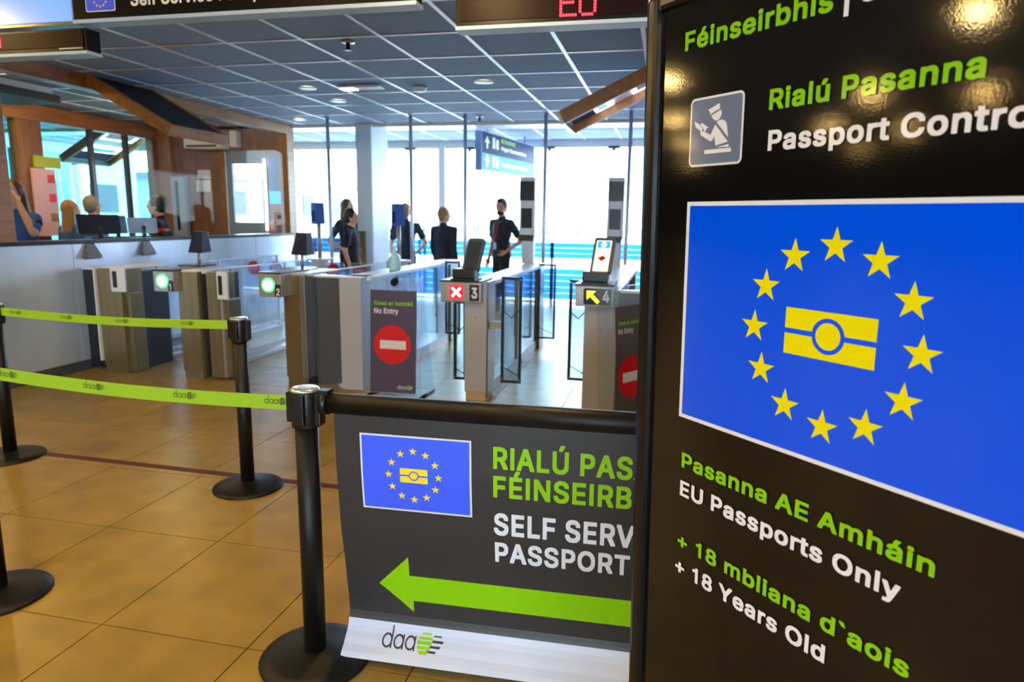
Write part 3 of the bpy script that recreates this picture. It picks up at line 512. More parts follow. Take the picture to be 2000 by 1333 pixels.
# ------------------------------------------------------------------ booth (timber and glass control booth on the left)
BX = -5.4
bw = sroot('wall_booth', (BX, 7, 0))
yb = 3.4; k = 0
while yb < 9.28:
    y1 = min(yb+.98, 9.3)
    MB().box(BX-.03, BX, yb+.004, y1-.004, .1, 1.205).build('wall_panel', m_panel, bw, .002)
    yb = y1
MB().box(BX-.09, BX-.03, 3.4, 9.3, 0, 1.205).build('backing', m_dgrey, bw)
MB().box(BX-.05, BX-.01, 3.4, 9.3, 0, .1).build('kick', m_dgrey, bw)
ct = thing('counter', 'long dark edged counter running along the top of the booth front', 'counter', (BX-.2, 6.4, 1.205))
MB().box(BX-.30, BX-.002, 3.42, 9.18, 1.207, 1.238).build('worktop', m_dgrey, ct)
MB().box(BX-.002, BX+.012, 3.42, 9.29, 1.207, 1.24).build('counter_edge', m_dark, ct, .003)
struct(MB().box(-7.62, BX, 3.30, 3.38, 0, 2.77).build('wall_partition', m_woodp))
wb = sroot('window_3', (BX, 7, 0))
for (y0, y1) in ((3.4, 4.60),): MB().box(BX-.03, BX-.02, y0, y1, 1.24, 2.64).build('pane', m_boothg, wb)
for (y0, y1) in ((4.79, 5.9), (5.905, 7.6), (7.605, 9.16)): MB().box(BX-.03, BX-.02, y0, y1, 1.24, 2.64).build('pane', m_boothg, wb)
MB().box(BX-.04, BX+.02, 4.60, 4.79, 1.24, 2.64).build('post', m_wood, wb, .004)
MB().box(BX-.12, BX+.02, 9.16, 9.3, 1.24, 2.64).build('post', m_wood, wb, .004)
MB().box(BX-.12, BX+.03, 3.4, 9.3, 2.64, 2.77).build('head_beam', m_wood, wb, .004)
# rear glazing of the booth
wq = sroot('window_4', (-7.6, 7, 0))
MB().box(-7.66, -7.56, 3.4, 9.3, 0, .95).build('apron', m_woodp, wq)
MB().box(-7.7, -7.54, 3.4, 9.3, 2.58, 2.77).build('head_beam', m_wood, wq, .004)
for y, w in ((5.2, .12), (7.05, .34), (9.2, .2)): MB().box(-7.68, -7.56, y-w/2, y+w/2, .95, 2.58).build('post', m_woodp, wq, .004)
for a, b in ((5.26, 6.88), (7.22, 9.1)): MB().box(-7.62, -7.61, a, b, .95, 2.58).build('pane', m_cyan2, wq)
for y in (8.62, 8.0): MB().box(-7.64, -7.58, y-.03, y+.03, .95, 2.58).build('mullion', m_dgrey, wq)
# booth end wall with its glazed door
we = sroot('wall_end', (-6.5, 9.3, 0))
MB().box(-7.6, -6.52, 9.3, 9.42, 0, 2.77).build('veneer_panel', m_woodp, we)
MB().box(-6.52, -5.82, 9.3, 9.42, 2.42, 2.77).build('veneer_panel', m_woodp, we)
MB().box(-5.82, -5.42, 9.3, 9.42, 0, 2.77).build('veneer_panel', m_woodp, we)
wt = sroot('trim_3', (-7.5, 9.25, 0))
MB().box(-7.6, -7.34, 9.2, 9.298, 0, 2.77).build('corner_post', m_wood, wt, .004)
MB().box(-6.56, -6.49, 9.27, 9.3, 0, 2.43).build('architrave', m_wood, wt, .004)
d1 = sroot('door_1', (-6.15, 9.34, 0))
m_dframe = M('grey blue door frame', (120, 138, 160), .45)
MB().box(-6.49, -6.39, 9.31, 9.36, 0, 2.42).build('stile', m_dframe, d1)
MB().box(-5.90, -5.82, 9.31, 9.36, 0, 2.42).build('stile', m_dframe, d1)
MB().box(-6.39, -5.90, 9.31, 9.36, 0, 1.38).build('lower_panel', m_dframe, d1)
MB().box(-6.39, -5.90, 9.31, 9.36, 2.24, 2.42).build('top_rail', m_dframe, d1)
MB().box(-6.39, -5.90, 9.33, 9.34, 1.38, 2.24).build('pane', m_glass, d1)
# ------------------------------------------------------------------ outside
gr = MB().box(-260, 260, 12.8, 420, -4.2, -4.0).build('apron_ground', m_wing); gr['kind'] = 'structure'
g2 = MB().box(-260, -12.6, -60, 12.8, -4.2, -4.0).build('ground_side', m_wing); g2['kind'] = 'structure'
tr = random.Random(3)
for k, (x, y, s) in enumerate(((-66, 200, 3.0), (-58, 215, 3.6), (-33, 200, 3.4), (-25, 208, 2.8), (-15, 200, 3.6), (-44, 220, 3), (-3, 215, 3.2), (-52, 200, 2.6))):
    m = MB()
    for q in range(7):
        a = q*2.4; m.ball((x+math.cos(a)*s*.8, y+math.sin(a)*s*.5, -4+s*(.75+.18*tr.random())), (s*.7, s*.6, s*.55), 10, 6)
    t = thing('distant_tree', ['pale far tree seen through the window, leftmost', 'pale far tree behind the standing staff', 'far haze-tinted tree left of the first camera tower',
        'far haze-tinted tree beside the first camera tower', 'far tree between the two camera towers', 'small far tree on the airfield edge', 'far tree right of the second camera tower', 'low far tree behind the short-haired officer'][k], 'tree', (x, y, -4), 'trees across the airfield')
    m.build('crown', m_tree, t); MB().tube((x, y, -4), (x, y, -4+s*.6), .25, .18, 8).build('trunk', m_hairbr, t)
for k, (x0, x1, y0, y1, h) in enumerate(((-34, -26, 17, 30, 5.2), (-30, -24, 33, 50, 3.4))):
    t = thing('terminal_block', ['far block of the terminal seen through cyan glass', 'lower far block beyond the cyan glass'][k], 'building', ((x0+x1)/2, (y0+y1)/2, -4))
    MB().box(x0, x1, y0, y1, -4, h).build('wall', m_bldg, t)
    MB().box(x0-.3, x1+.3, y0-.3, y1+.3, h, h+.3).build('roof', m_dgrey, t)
    for q in range(4):
        yy = y0+1.5+q*(y1-y0-3)/3.5
        for zz in (-1.5, 1.5): MB().box(x1, x1+.06, yy, yy+1.6, zz, zz+1.3).build('window', m_dark, t)
# ------------------------------------------------------------------ black totem sign
th = -0.751; la = -0.0252
Dn = Vector((math.sin(th), math.cos(th), 0)); R0 = -Dn; Nh = Vector((Dn.y, -Dn.x, 0))
if Nh.dot(Vector((0, -1.4, 0))) < 0: Nh = -Nh
SV = Vector((0, 0, 1))*math.cos(la)-Nh*math.sin(la); SN = Nh*math.cos(la)+Vector((0, 0, 1))*math.sin(la)
SF = (Vector((-0.021, 1.4, 1.511)), R0, SV, SN)
zb = -1.44
base = SF[0]+R0*.39+SV*(-1.5); base.z = 0
tot = thing('totem_sign', 'tall black glossy passport control sign with blue star flag, nearest the camera', 'sign', base)
MB().fbox(SF, -.005, .795, zb, .383, -.025, -.002).build('panel', m_signb, tot)
for nm, a in (('frame_side', (-.040, -.006)), ('frame_side', (.796, .830))):
    MB().fbox(SF, a[0], a[1], zb-.03, .405, -.04, .012).build(nm, m_frame, tot, .011)
MB().fbox(SF, -.008, .798, .372, .405, -.04, .012).build('frame_top', m_frame, tot, .009)
MB().fbox(SF, -.008, .798, zb-.03, zb+.01, -.04, .012).build('frame_bottom', m_frame, tot, .009)
for u in (.08, .71):
    m = MB()
    c = SF[0]+R0*u+SV*zb
    FB = (Vector((c.x, c.y, 0)), R0, Vector((0, 0, 1)), Nh)
    m.fbox(FB, -.04, .04, 0, .012, -.26, .26); m.fbox(FB, -.02, .02, .012, .05, -.035, .03)
    m.build('foot', m_blackm, tot, .004)
fb = prints('flag_border', SF, [rect(.0785, .704, -.392, .0235)], m_signwht, 0.0, tot)
prints('flag_field', SF, [rect(.0865, .696, -.3845, .016)], m_signblue, .0004, fb)
for i in range(12):
    a = 2*PI*i/12
    prints('star', SF, [star(.391+.1415*math.sin(a), -.1865+.1415*math.cos(a), .0285)], m_signyel, .0008, fb)
def emblem(cx, cy, w, h, gap, R, r):
    P = []
    for s in (1, -1):
        top = h/2
        arc = []
        y0 = gap/2
        xa = math.sqrt(R*R-y0*y0)
        a0 = math.asin(y0/R)
        n = 14
        pts = [(-w/2, y0), (-xa, y0)]
        for i in range(1, n): 
            t = PI-a0-(PI-2*a0)*i/n; pts.append((R*math.cos(t), R*math.sin(t)))
        pts += [(xa, y0), (w/2, y0), (w/2, top), (-w/2, top)]
        # split left, middle, right as convex-ish pieces
        L = [(-w/2, y0), (-xa, y0)]+[p for p in pts[2:2+n//2]]+[(0, top), (-w/2, top)]
        Rr = [(0, top)]+[p for p in pts[1+n//2:1+n]]+[(xa, y0), (w/2, y0), (w/2, top)]
        for Q in (L, Rr): P.append([(cx+x, cy+s*y) for x, y in (Q if s > 0 else Q[::-1])])
    P.append(circ(cx, cy, r)); return P
prints('passport_emblem', SF, emblem(.3895, -.184, .156, .0755, .0085, .0285, .0213), m_signyel, .0008, fb)
ic = prints('pictogram_plate', SF, [rrect(.078, .2015, .0860, .2055, .0105)], m_signwht, 0.0, tot)
prints('plate_field', SF, [rrect(.0818, .1977, .0898, .2017, .007)], m_signgry, .0004, ic)
PIC = [[(44.0, 97.1), (69.9, 105.8), (72.0, 96.7), (47.9, 88.3), (49.3, 92.5)], [(52.1, 86.8), (73.8, 94.3), (76.1, 88.7), (74.2, 82.9), (69.6, 77.9), (63.8, 76.7), (57.7, 79.8), (54.0, 83.3)],
[(65.1, 74.1), (71.3, 77.1), (78.7, 77.3), (86.4, 73.1), (89.4, 65.5), (92.8, 46.5)], [(62.5, 70.7), (92.8, 39.2), (64.9, 34.7), (60.7, 51.1), (56.6, 44.0), (51.5, 43.2), (28.8, 55.5), (27.1, 63.0), (38.2, 60.7), (51.7, 53.8)],
[(11.7, 81.0), (27.7, 73.0), (32.1, 67.5), (31.5, 60.0), (26.5, 63.6), (15.4, 70.4)], [(27.0, 75.6), (30.1, 76.7), (46.5, 67.1), (40.5, 65.4), (42.4, 63.4), (36.4, 60.8), (33.2, 67.4)],
[(65.6, 31.2), (94.7, 35.0), (95.5, 30.7)], [(38.8, 28.9), (100.1, 28.6), (100.8, 22.0), (39.2, 21.9)]]
prints('officer_pictogram', SF, [[(.0772+a/1000, .0853+b/1000) for a, b in P] for P in PIC], m_signwht, .0008, ic)
T = lambda body, u, v, w, c, m: text('lettering', body, SF, u, v, w, c, m, .0003, tot)
T('Féinseirbhís', .0575, .2915, .2975, .0325, m_signgrn)
prints('lettering', SF, [rect(.373, .3805, .279, .33)], m_signwht, .0003, tot)
T('Self Service', .398, .2915, .30, .0325, m_signwht)
T('Rialú Pasanna', .2525, .166, .319, .032, m_signgrn)
T('Passport Control', .2545, .1025, .386, .032, m_signwht)
T('Pasanna AE Amháin', .0915, -.4945, .4895, .0315, m_signgrn)
T('EU Passports Only', .090, -.5545, .448, .0325, m_signwht)
T('+ 18 mbliana d`aois', .0895, -.6650, .473, .0315, m_signgrn)
T('+ 18 Years Old', .0855, -.7225, .3445, .0325, m_signwht)

# ------------------------------------------------------------------ belt posts
def post(loc, label):
    x, y = loc
    t = thing('barrier_post', label, 'barrier post', (x, y, 0), 'black belt barrier posts')
    MB().lathe([(.185, 0), (.187, .008), (.183, .014), (.14, .024), (.07, .034), (.045, .042)], (x, y, 0), 40).build('base', m_blackm, t)
    MB().tube((x, y, .03), (x, y, .86), .0365, n=24).build('pole', m_blackm, t)
    m = MB().tube((x, y, .83), (x, y, .948), .0455, n=24)
    for k in range(4):
        a = k*PI/2+.03
        d = Vector((math.cos(a), math.sin(a), 0)); s = Vector((-d.y, d.x, 0)); c = Vector((x, y, 0))
        m.fbox((c, s, Vector((0, 0, 1)), d), -.02, .02, .838 if k == 0 else .845, .944, .036, .058)
    h = m.build('belt_head', m_black, t, .003)
    MB().lathe([(.0455, .948), (.0455, .953), (.041, .958), (.02, .9585)], (x, y, 0), 32).build('cap', m_silver, t)
    return t
P1 = (-1.107, 1.931)
p0 = post(P1, 'front black barrier post carrying the banner rail, beside the totem sign')
p2 = dup(p0, (-2.213, 3.209, 0), 'black barrier post with silver cap ending the farther lime belt, before lane two')
p3 = dup(p0, (-3.904, 3.272, 0), 'black barrier post at the left edge, start of the farther lime belt')
p4 = dup(p0, (-2.515, 1.985, 0), 'barrier post of which only the round base shows at the lower left')
p5 = dup(p0, (.82, 1.995, 0), 'black barrier post hidden behind the totem sign, end of the banner rail')
def belt(a, b, z0, z1, label, n, seed, hgt=.048, k=.016):
    A, B = Vector((*a, z0)), Vector((*b, z1)); d = B-A; L = d.length; U = d.normalized()
    N = Vector((U.y, -U.x, 0)).normalized(); V = N.cross(U); V = V if V.z > 0 else -V
    if N.y > 0: N = -N
    fr = (A, U, V, N)
    t = thing('lime_belt', label, 'barrier belt', A, 'lime barrier belts')
    m = MB()
    for i in range(24):
        m.fbox((A+Vector((0, 0, 0)), U, V, N), L*i/24, L*(i+1)/24, -hgt/2, hgt/2, -.0008, .0008)
    sag = lambda v: v-Vector((0, 0, .018*math.sin(PI*min(1, max(0, (v-A).dot(U)/L)))))
    m.build('webbing', m_lime, t, post=sag)
    for q in n:
        D, G = daa(k, q, -.006)
        prints('wordmark', fr, D+G, m_inkb, .0012, t, post=sag)
    return t
belt((-2.462, 1.983), (-1.163, 1.933), .915, .902, 'near lime green belt running from the left edge to the front barrier post', (.085, .472, .85, 1.205), 1)
belt((-3.85, 3.270), (-2.268, 3.211), .912, .915, 'farther lime green belt stretched in front of lanes one and two', (.07, .44, .83, 1.265), 2)

# ------------------------------------------------------------------ banner barrier
RD = Vector((math.cos(math.radians(1.9)), math.sin(math.radians(1.9)), 0)); RN = Vector((RD.y, -RD.x, 0))
BF = (Vector((*P1, 0)), RD, Vector((0, 0, 1)), RN)
bn = thing('banner_barrier', 'charcoal self service banner with green arrow hanging from a black rail', 'banner', BF[0]+RD*.9)
C = lambda u, z, n=0: BF[0]+RD*u+Vector((0, 0, z))+RN*n
MB().tube(C(.075, .912), C(1.86, .912), .0335, n=24).build('top_rail', m_blackm, bn)
MB().tube(C(.058, .912), C(.082, .912), .038, n=20).fbox(BF, .05, .085, .935, .955, -.02, .02).build('rail_clip', m_black, bn)
MB().tube(C(1.85, .912), C(1.88, .912), .038, n=20).build('rail_clip', m_black, bn)
MB().tube(C(.195, .034, -.03), C(1.66, .034, -.03), .017, n=16).build('bottom_rail', m_blackm, bn)
ZP = [(.9, 0), (.7, .008), (.5, .026), (.3, .058), (.2, .074), (.145, .078), (.1, .06), (.06, .025), (.03, -.012)]
def bulge(z):
    for (z1, o1), (z0, o0) in zip(ZP[:-1], ZP[1:]):
        if z <= z1 and z >= z0:
            t = (z-z0)/(z1-z0); t = t*t*(3-2*t)*.35+t*.65; return o0+(o1-o0)*t
    return ZP[0][1] if z > .9 else ZP[-1][1]
def bpost(v): return v-RN*bulge(v.z)
def bpoly(name, pts, mat, lift, parent):
    m = MB()
    for P in (pts if isinstance(pts[0], list) else [pts]): m.poly(BF, P, lift)
    me = bpy.data.meshes.new(name); me.from_pydata([tuple(v) for v in m.v], [], m.f)
    bm = bmesh.new(); bm.from_mesh(me); bmesh.ops.triangulate(bm, faces=bm.faces)
    for i in range(60):
        bmesh.ops.bisect_plane(bm, geom=bm.verts[:]+bm.edges[:]+bm.faces[:], plane_co=(0, 0, .01+i*.0155), plane_no=(0, 0, 1), dist=1e-5)
    off = world_loc(parent)
    for v in bm.verts: v.co = bpost(v.co.copy())-off
    bm.to_mesh(me); bm.free(); me.materials.append(mat)
    o = bpy.data.objects.new(name, me); COL.objects.link(o); o.parent = parent; return o
ad = lambda z: z-.62*bulge(z)
bpoly('fabric', rect(.095, 1.84, .027, .885), m_ban, 0, bn)
bpoly('fabric_back', rect(.095, 1.84, .027, .885), m_ban, -.0025, bn)
bpoly('white_band', rect(.0955, 1.8395, .028, .124), m_banw, .0006, bn)
fz0, fz1 = ad(.572), ad(.822)
fg_ = bpoly('flag_border', rect(.180, .547, fz0, fz1), m_wtext, .0006, bn)
bpoly('flag_field', rect(.186, .541, fz0+.006, fz1-.006), m_banblue, .0012, fg_)
cz = (ad(.692)); 
for i in range(12):
    a = 2*PI*i/12
    bpoly('star', star(.357+.083*math.sin(a), cz+.083*math.cos(a), .0145), m_banyel, .0018, fg_)
m = MB()
for P in emblem(.358, cz, .092, .049, .005, .0165, .0125): m.poly(BF, P, .0018)
m.build('passport_emblem', m_banyel, fg_, post=bpost)
BT = lambda b, u, z, w, c, mat: text('lettering', b, BF, u, z, w, c, mat, .0008, bn, weight=.030, post=bpost)
BT('RIALÚ PASANNA', .6165, ad(.737), .668, .0745, m_limep)
BT('FÉINSEIRBHÍSE', .6165, ad(.645), .622, .0745, m_limep)
BT('SELF SERVICE', .6175, ad(.521), .575, .078, m_wtext)
BT('PASSPORT CONTROL', .6195, ad(.428), .848, .0755, m_wtext)
za, zc = ad(.345), ad(.253)
bpoly('arrow', [(.212, (za+zc)/2+.008), (.322, ad(.41)), (.322, za), (1.5, za), (1.5, zc), (.330, zc), (.330, ad(.213))], m_limep, .0008, bn)
D, G = daa(.0365, .228, .058)
bpoly('wordmark', D, m_ink, .0018, bn)
bpoly('wordmark_emblem', G, m_limep, .0018, bn)

# ------------------------------------------------------------------ floor tape
a, b = Vector((-5.2, 3.385, 0)), Vector((.6, 3.305, 0)); d = (b-a).normalized(); s = Vector((-d.y, d.x, 0))
tp = MB().fbox((a, d, s, Vector((0, 0, 1))), 0, (b-a).length, -.028, .028, .0002, .0012).build('floor_tape', m_redtape)
tag(tp, 'maroon waiting line taped across the tan floor tiles', 'floor line')

# ------------------------------------------------------------------ automatic gates
def glassflap(g, x0, x1, y, z0, z1, label=None):
    f = MB().box(x0, x1, y-.006, y+.006, z0, z1).build('flap_glass', m_gateg, g)
    m = MB()
    w = .022
    m.box(x0, x0+w, y-.012, y+.012, z0, z1); m.box(x1-w, x1, y-.012, y+.012, z0, z1)
    m.box(x0, x1, y-.012, y+.012, z1-w, z1); m.box(x0, x1, y-.012, y+.012, z0, z0+w)
    m.build('flap_frame', m_dark, f)
    h = z1-z0
    for (a, b, c, d) in ((x0, z0+.70*h, x0+.5*(x1-x0), z0+.62*h), (x0+.5*(x1-x0), z0+.62*h, x1, z0+.72*h), (x0, z0+.16*h, x1, z0+.06*h)):
        MB().tube((a, y-.011, b), (c, y-.011, d), .004, n=6).build('flap_brace', m_dark, f)
    m = MB()
    for xx in (x0+.011, x1-.011):
        for zz in (z0+.02, z1-.02): m.tube((xx, y-.013, zz), (xx, y-.018, zz), .006, n=8)
    m.build('flap_bolts', m_silver, f)
def stopflap(g, xc, y):
    f = MB().poly(XZ(y), rrect(xc-.13, xc+.13, .22, .985, .05), 0, .012).build('exit_leaf', m_acry, g)
    m = MB()
    P = [(xc+.085*math.sin(PI/8+i*PI/4), .885+.085*math.cos(PI/8+i*PI/4)) for i in range(8)]
    m.poly(XZ(y-.013), P, .001); m.build('stop_sticker', m_red, f)
    text('lettering', 'STOP', XZ(y-.013), xc-.055, .867, .11, .038, m_wtext, .002, f)
def head(g, x0, x1, y0, y1, z0, z1, number, signal):
    h = MB().box(x0, x1, y0, y1, z0, z1).build('indicator_head', m_steel, g, .006)
    MB().box(x0-.004, x1+.004, y0-.006, y1, z1, z1+.014).build('head_rim', m_black, h)
    fr = XZ(y0-.001)
    w = x1-x0; zc = (z0+z1)/2
    if signal == 'green':
        xc = x0+.095; MB().poly(fr, circ(xc, zc+.004, .062), 0, .004).build('signal_ring', m_green, h)
        MB().poly(fr, circ(xc, zc+.004, .047), .004, .003).build('signal_core', m_greenw, h)
        MB().poly(fr, rect(x1-.062, x1-.003, z0+.008, zc+.01), 0, .002).build('number_plate', m_black, h)
        text('lettering', number, fr, x1-.048, z0+.016, .02 if number == '1' else .036, .062, m_wtext, .003, h)
    else:
        xa = x0+.075
        if signal == 'cross':
            s0 = MB().poly(fr, rrect(xa, xa+.115, zc-.055, zc+.058, .012), 0, .003).build('signal_field', m_redlit, h)
            q = MB()
            for s in (1, -1):
                c, sn = math.cos(PI/4), math.sin(PI/4)
                R = [(xa+.0575+c*a-s*sn*b, zc+.001+s*sn*a+c*b) for a, b in ((-.05, -.009), (.05, -.009), (.05, .009), (-.05, .009))]
                q.poly(fr, R, .003+.001*(s > 0), .002)
            q.build('signal_cross', m_whitelit, h)
        else:
            MB().poly(fr, rrect(xa-.015, xa+.115, zc-.06, zc+.06, .012), 0, .003).build('signal_field', m_dark, h)
            q = MB(); c = .7071
            def rt(a, b): return (xa+.05+c*a-c*b, zc+c*a+c*b)
            # arrow to the upper left, drawn along +b
            q.poly(fr, [rt(-.012, -.062), rt(.012, -.062), rt(.012, .02), rt(-.012, .02)], .003, .002)
            q.poly(fr, [rt(-.044, .012), rt(.044, .012), rt(0, .058)], .0035, .002)
            q.build('signal_arrow', m_yellit, h)
        MB().poly(fr, rect(x1-.092, x1-.014, z0+.012, z1-.018), 0, .002).build('number_plate', m_black, h)
        text('lettering', number, fr, x1-.076, z0+.034, .048, .088, m_wtext, .003, h)
    return h
def gate(label, x0, x1, y0, y1, front, wide=None, side=m_frost, short=False):
    """one lane cabinet: front and rear pedestals joined by a glazed side with a pale top"""
    g = thing('passport_gate', label, 'gate', ((x0+x1)/2, (y0+y1)/2, 0), 'automatic passport gates')
    MB().box(x0, x1, y0, y0+.26, .07, .985).build('front_pedestal', front, g, .008)
    MB().box(x0+.01, x1-.01, y0+.01, y0+.25, 0, .07).build('foot', m_tan if front is m_greyp else m_bronze, g)
    MB().box(x1-.018, x1+.006, y0+.02, y0+.26, .03, .99).build('edge_trim', m_bronze, g, .003)
    if front is m_greyp: pa = MB().box(x0+.05, x1-.05, y0-.003, y0, .52, .72).build('access_panel', m_greyp, g, .002)
    if front is m_greyp: MB().tube((x0+(x1-x0)*.5, y0-.005, .70), (x0+(x1-x0)*.5, y0-.003, .70), .008, n=10).build('lock', m_silver, pa)
    if short:
        ye = y0+.62
        MB().box(x0+.01, x1-.01, y0+.26, ye, 0, .95).build('body_panel', m_dark, g, .004)
        MB().box(x0-.005, x1+.012, y0+.05, ye+.02, .985, 1.0).build('top_cover', m_white, g, .005)
        xm = (x0+x1)/2
        MB().box(xm-.006, xm+.006, ye, y1, .12, .97).build('fence_glass', m_acry, g)
        f = MB().box(xm-.012, xm+.012, ye, y1, .08, .12).box(xm-.008, xm+.008, ye, y1, .97, .982)
        for yy in (ye+.01, ye+1.0, y1-.02): f.box(xm-.012, xm+.012, yy, yy+.02, 0, .982)
        f.build('fence_frame', m_white, g)
        MB().box(xm-.05, xm+.05, ye, y1, 0, .05).build('plinth', m_steel, g, .004)
        if wide:
            xa, xb, mt = wide
            MB().box(xa, xb, y0+.06, y0+.12, .03, .97).build('filler_panel', mt, g, .003)
            MB().box(xa, xb, y0+.05, y0+.13, .97, .988).build('filler_cap', m_white, g)
        return g
    MB().box(x0, x1, y1-.26, y1, 0, .96).build('rear_pedestal', m_bronze, g, .008)
    ym = (y0+y1)/2
    MB().box(x0+.03, x1-.03, y0+.26, y1-.26, 0, .10).build('plinth', m_steel, g, .004)
    for xx in (x0+.035, x1-.045):
        MB().box(xx, xx+.01, y0+.27, y1-.27, .10, .94).build('side_glass', side, g)
    MB().box(x0+.02, x1-.02, ym-.03, ym+.03, .10, .94).build('middle_post', m_bronze, g)
    m = MB(); zt = .985
    yy = [y0+.2, y0+.45, ym, y1-.35, y1+.05]
    wid = [.0, .012, .02, .03, .0]
    for i in range(4):
        a, b = wid[i], wid[i+1]
        m.hexa([(x0-a, yy[i], .95), (x1+a, yy[i], .95), (x1+b, yy[i+1], .95), (x0-b, yy[i+1], .95)], [(x0-a, yy[i], zt), (x1+a, yy[i], zt), (x1+b, yy[i+1], zt), (x0-b, yy[i+1], zt)])
    m.build('top_cover', m_white, g, .006)
    if wide:
        xa, xb, mt = wide
        MB().box(xa, xb, y0+.06, y0+.12, .03, .97).build('filler_panel', mt, g, .003)
        MB().box(xa, xb, y0+.05, y0+.13, .97, .988).build('filler_cap', m_white, g)
    return g
def reader(g, xc, yc, z, yaw, tilt, w, h, lit):
    """document reader: black scanner mouth with a tilted display standing on it"""
    b = MB().box(xc-.095, xc+.09, yc-.07, yc+.09, z, z+.075).build('scanner', m_black, g, .008)
    MB().box(xc-.1, xc+.1, yc-.1, yc+.12, z-.02, z).build('scanner_tray', m_dark, b, .004)
    R = Matrix.Rotation(yaw, 3, 'Z') @ Matrix.Rotation(-tilt, 3, 'X')
    O = Vector((xc+.02, yc+.03, z+.055)); U = R @ Vector((1, 0, 0)); V = R @ Vector((0, 0, 1)); N = R @ Vector((0, -1, 0))
    fr = (O, U, V, N)
    s = MB().poly(fr, rrect(-w/2, w/2, 0, h, .022), -.028, .028).build('display', m_disp, g)
    if lit:
        MB().poly(fr, rect(-w/2+.022, w/2-.022, .02, h-.025), .0005).build('screen', m_screen, s)
        MB().poly(fr, rect(-w/2+.03, w/2-.03, h-.085, h-.03), .001).build('screen_header', m_scrblue, s)
        MB().poly(fr, circ(0, h-.057, .019), .0015).build('screen_icon', m_whitelit, s)
        MB().poly(fr, circ(0, h-.06, .008), .002).build('screen_icon_dot', m_black, s)
        c, q = Vector((0, 0)), MB()
        q.poly(fr, [(-.035, h*.42), (0, h*.50), (.035, h*.44), (.0, h*.34)], .001); q.build('screen_passport', m_red, s)
    else:
        MB().poly(fr, rrect(-w/2+.018, w/2-.018, .02, h-.03, .006), .0005).build('screen', m_off, s)
    return s
def hoodreader(g, xc, yc, z0, z1, zt):
    """tilted reader hood on a slim stalk, seen over the pedestal"""
    MB().tube((xc, yc, zt), (xc, yc+.01, z0+.03), .016, n=12).build('stalk', m_steel, g)
    m = MB(); wb, wt = .105, .072
    m.hexa([(xc-wb, yc-.02, z0), (xc+wb*.8, yc-.07, z0), (xc+wb, yc+.06, z0+.01), (xc-wb+.03, yc+.1, z0+.01)],
           [(xc-wt+.01, yc+.02, z1), (xc+wt, yc-.03, z1-.005), (xc+wt+.01, yc+.05, z1), (xc-wt+.03, yc+.1, z1)])
    h = m.build('reader_hood', m_navy, g, .006)
    MB().box(xc-.15, xc+.1, yc-.12, yc+.12, zt-.005, zt+.012).build('reader_plate', m_dark, g, .004)

g0 = gate('leftmost gate cabinet against the booth wall, bronze front beside a dark panel', -5.16, -4.9, 5.36, 8.2, m_bronze, (-5.37, -5.17, m_dark), short=True)
MB().box(-4.895, -4.84, 5.40, 5.56, .02, .76).build('outer_door', m_bronze, g0, .004)
MB().box(-4.995, -4.84, 5.34, 5.36, .78, 1.0).build('lamp_housing', m_white, g0, .004)
MB().box(-4.965, -4.925, 5.333, 5.34, .82, .97).build('lamp_slot', m_dark, g0)
MB().box(-5.172, -5.158, 5.33, 5.42, .12, 1.0).build('light_strip', m_white, g0)
g1 = gate('gate cabinet numbered one with green signal, left of the front lime belt end', -4.3, -4.09, 5.36, 7.5, m_bronze, (-4.09, -4.02, m_dark), short=True)
MB().box(-4.02, -3.895, 5.38, 5.62, .02, .985).build('second_pedestal', m_bronze, g1, .006)
MB().box(-3.90, -3.875, 5.39, 5.5, .02, .985).build('trim_strip', m_steel, g1)
MB().box(-3.875, -3.83, 5.42, 5.6, .02, .74).build('outer_door', m_bronze, g1, .004)
MB().box(-3.90, -3.795, 5.36, 5.38, .75, 1.0).build('lamp_housing', m_white, g1, .004)
MB().box(-3.88, -3.845, 5.353, 5.36, .79, .96).build('lamp_slot', m_dark, g1)
head(g1, -4.5, -4.29, 5.3, 5.75, .805, .99, '1', 'green')
hoodreader(g1, -4.47, 5.9, 1.125, 1.335, 1.0)
g2 = gate('wide gate cabinet numbered two with green signal, behind the front barrier post', -3.27, -3.06, 5.40, 7.5, m_bronze, (-3.05, -2.725, m_dgrey), short=True)
MB().box(-3.065, -3.0, 5.42, 5.5, .02, .98).build('shadow_gap', m_dark, g2)
MB().box(-2.725, -2.525, 5.38, 5.64, .0, .985).build('second_pedestal', m_greyp, g2, .006)
MB().box(-2.74, -2.5, 5.5, 8.2, .95, .985).build('second_cover', m_white, g2, .006)
MB().box(-2.70, -2.55, 5.64, 8.15, .0, .10).build('second_plinth', m_steel, g2)
MB().box(-2.56, -2.55, 5.64, 8.15, .10, .95).build('side_glass', m_frost, g2)
MB().box(-2.72, -2.53, 7.9, 8.2, .0, .95).build('rear_pedestal', m_bronze, g2, .006)
MB().box(-2.995, -2.983, 5.20, 5.46, .1, 1.05).build('edge_glass', m_acry, g2)
head(g2, -3.43, -3.215, 5.28, 5.75, .80, 1.0, '2', 'green')
hoodreader(g2, -3.36, 5.9, 1.13, 1.34, 1.0)
g3 = gate('grey gate cabinet numbered three with red cross signal and blank display', -1.59, -1.40, 5.32, 8.0, m_greyp, None, m_gateg)
head(g3, -1.765, -1.43, 5.24, 5.6, .83, .99, '3', 'cross')
reader(g3, -1.575, 5.32, 1.02, -.25, .42, .155, .285, False)
glassflap(g3, -1.30, -1.13, 5.42, .15, 1.03)
MB().box(-1.40, -1.30, 5.40, 5.44, .6, .66).build('flap_hinge', m_steel, g3)
glassflap(g3, -1.71, -1.60, 5.42, .15, .82)
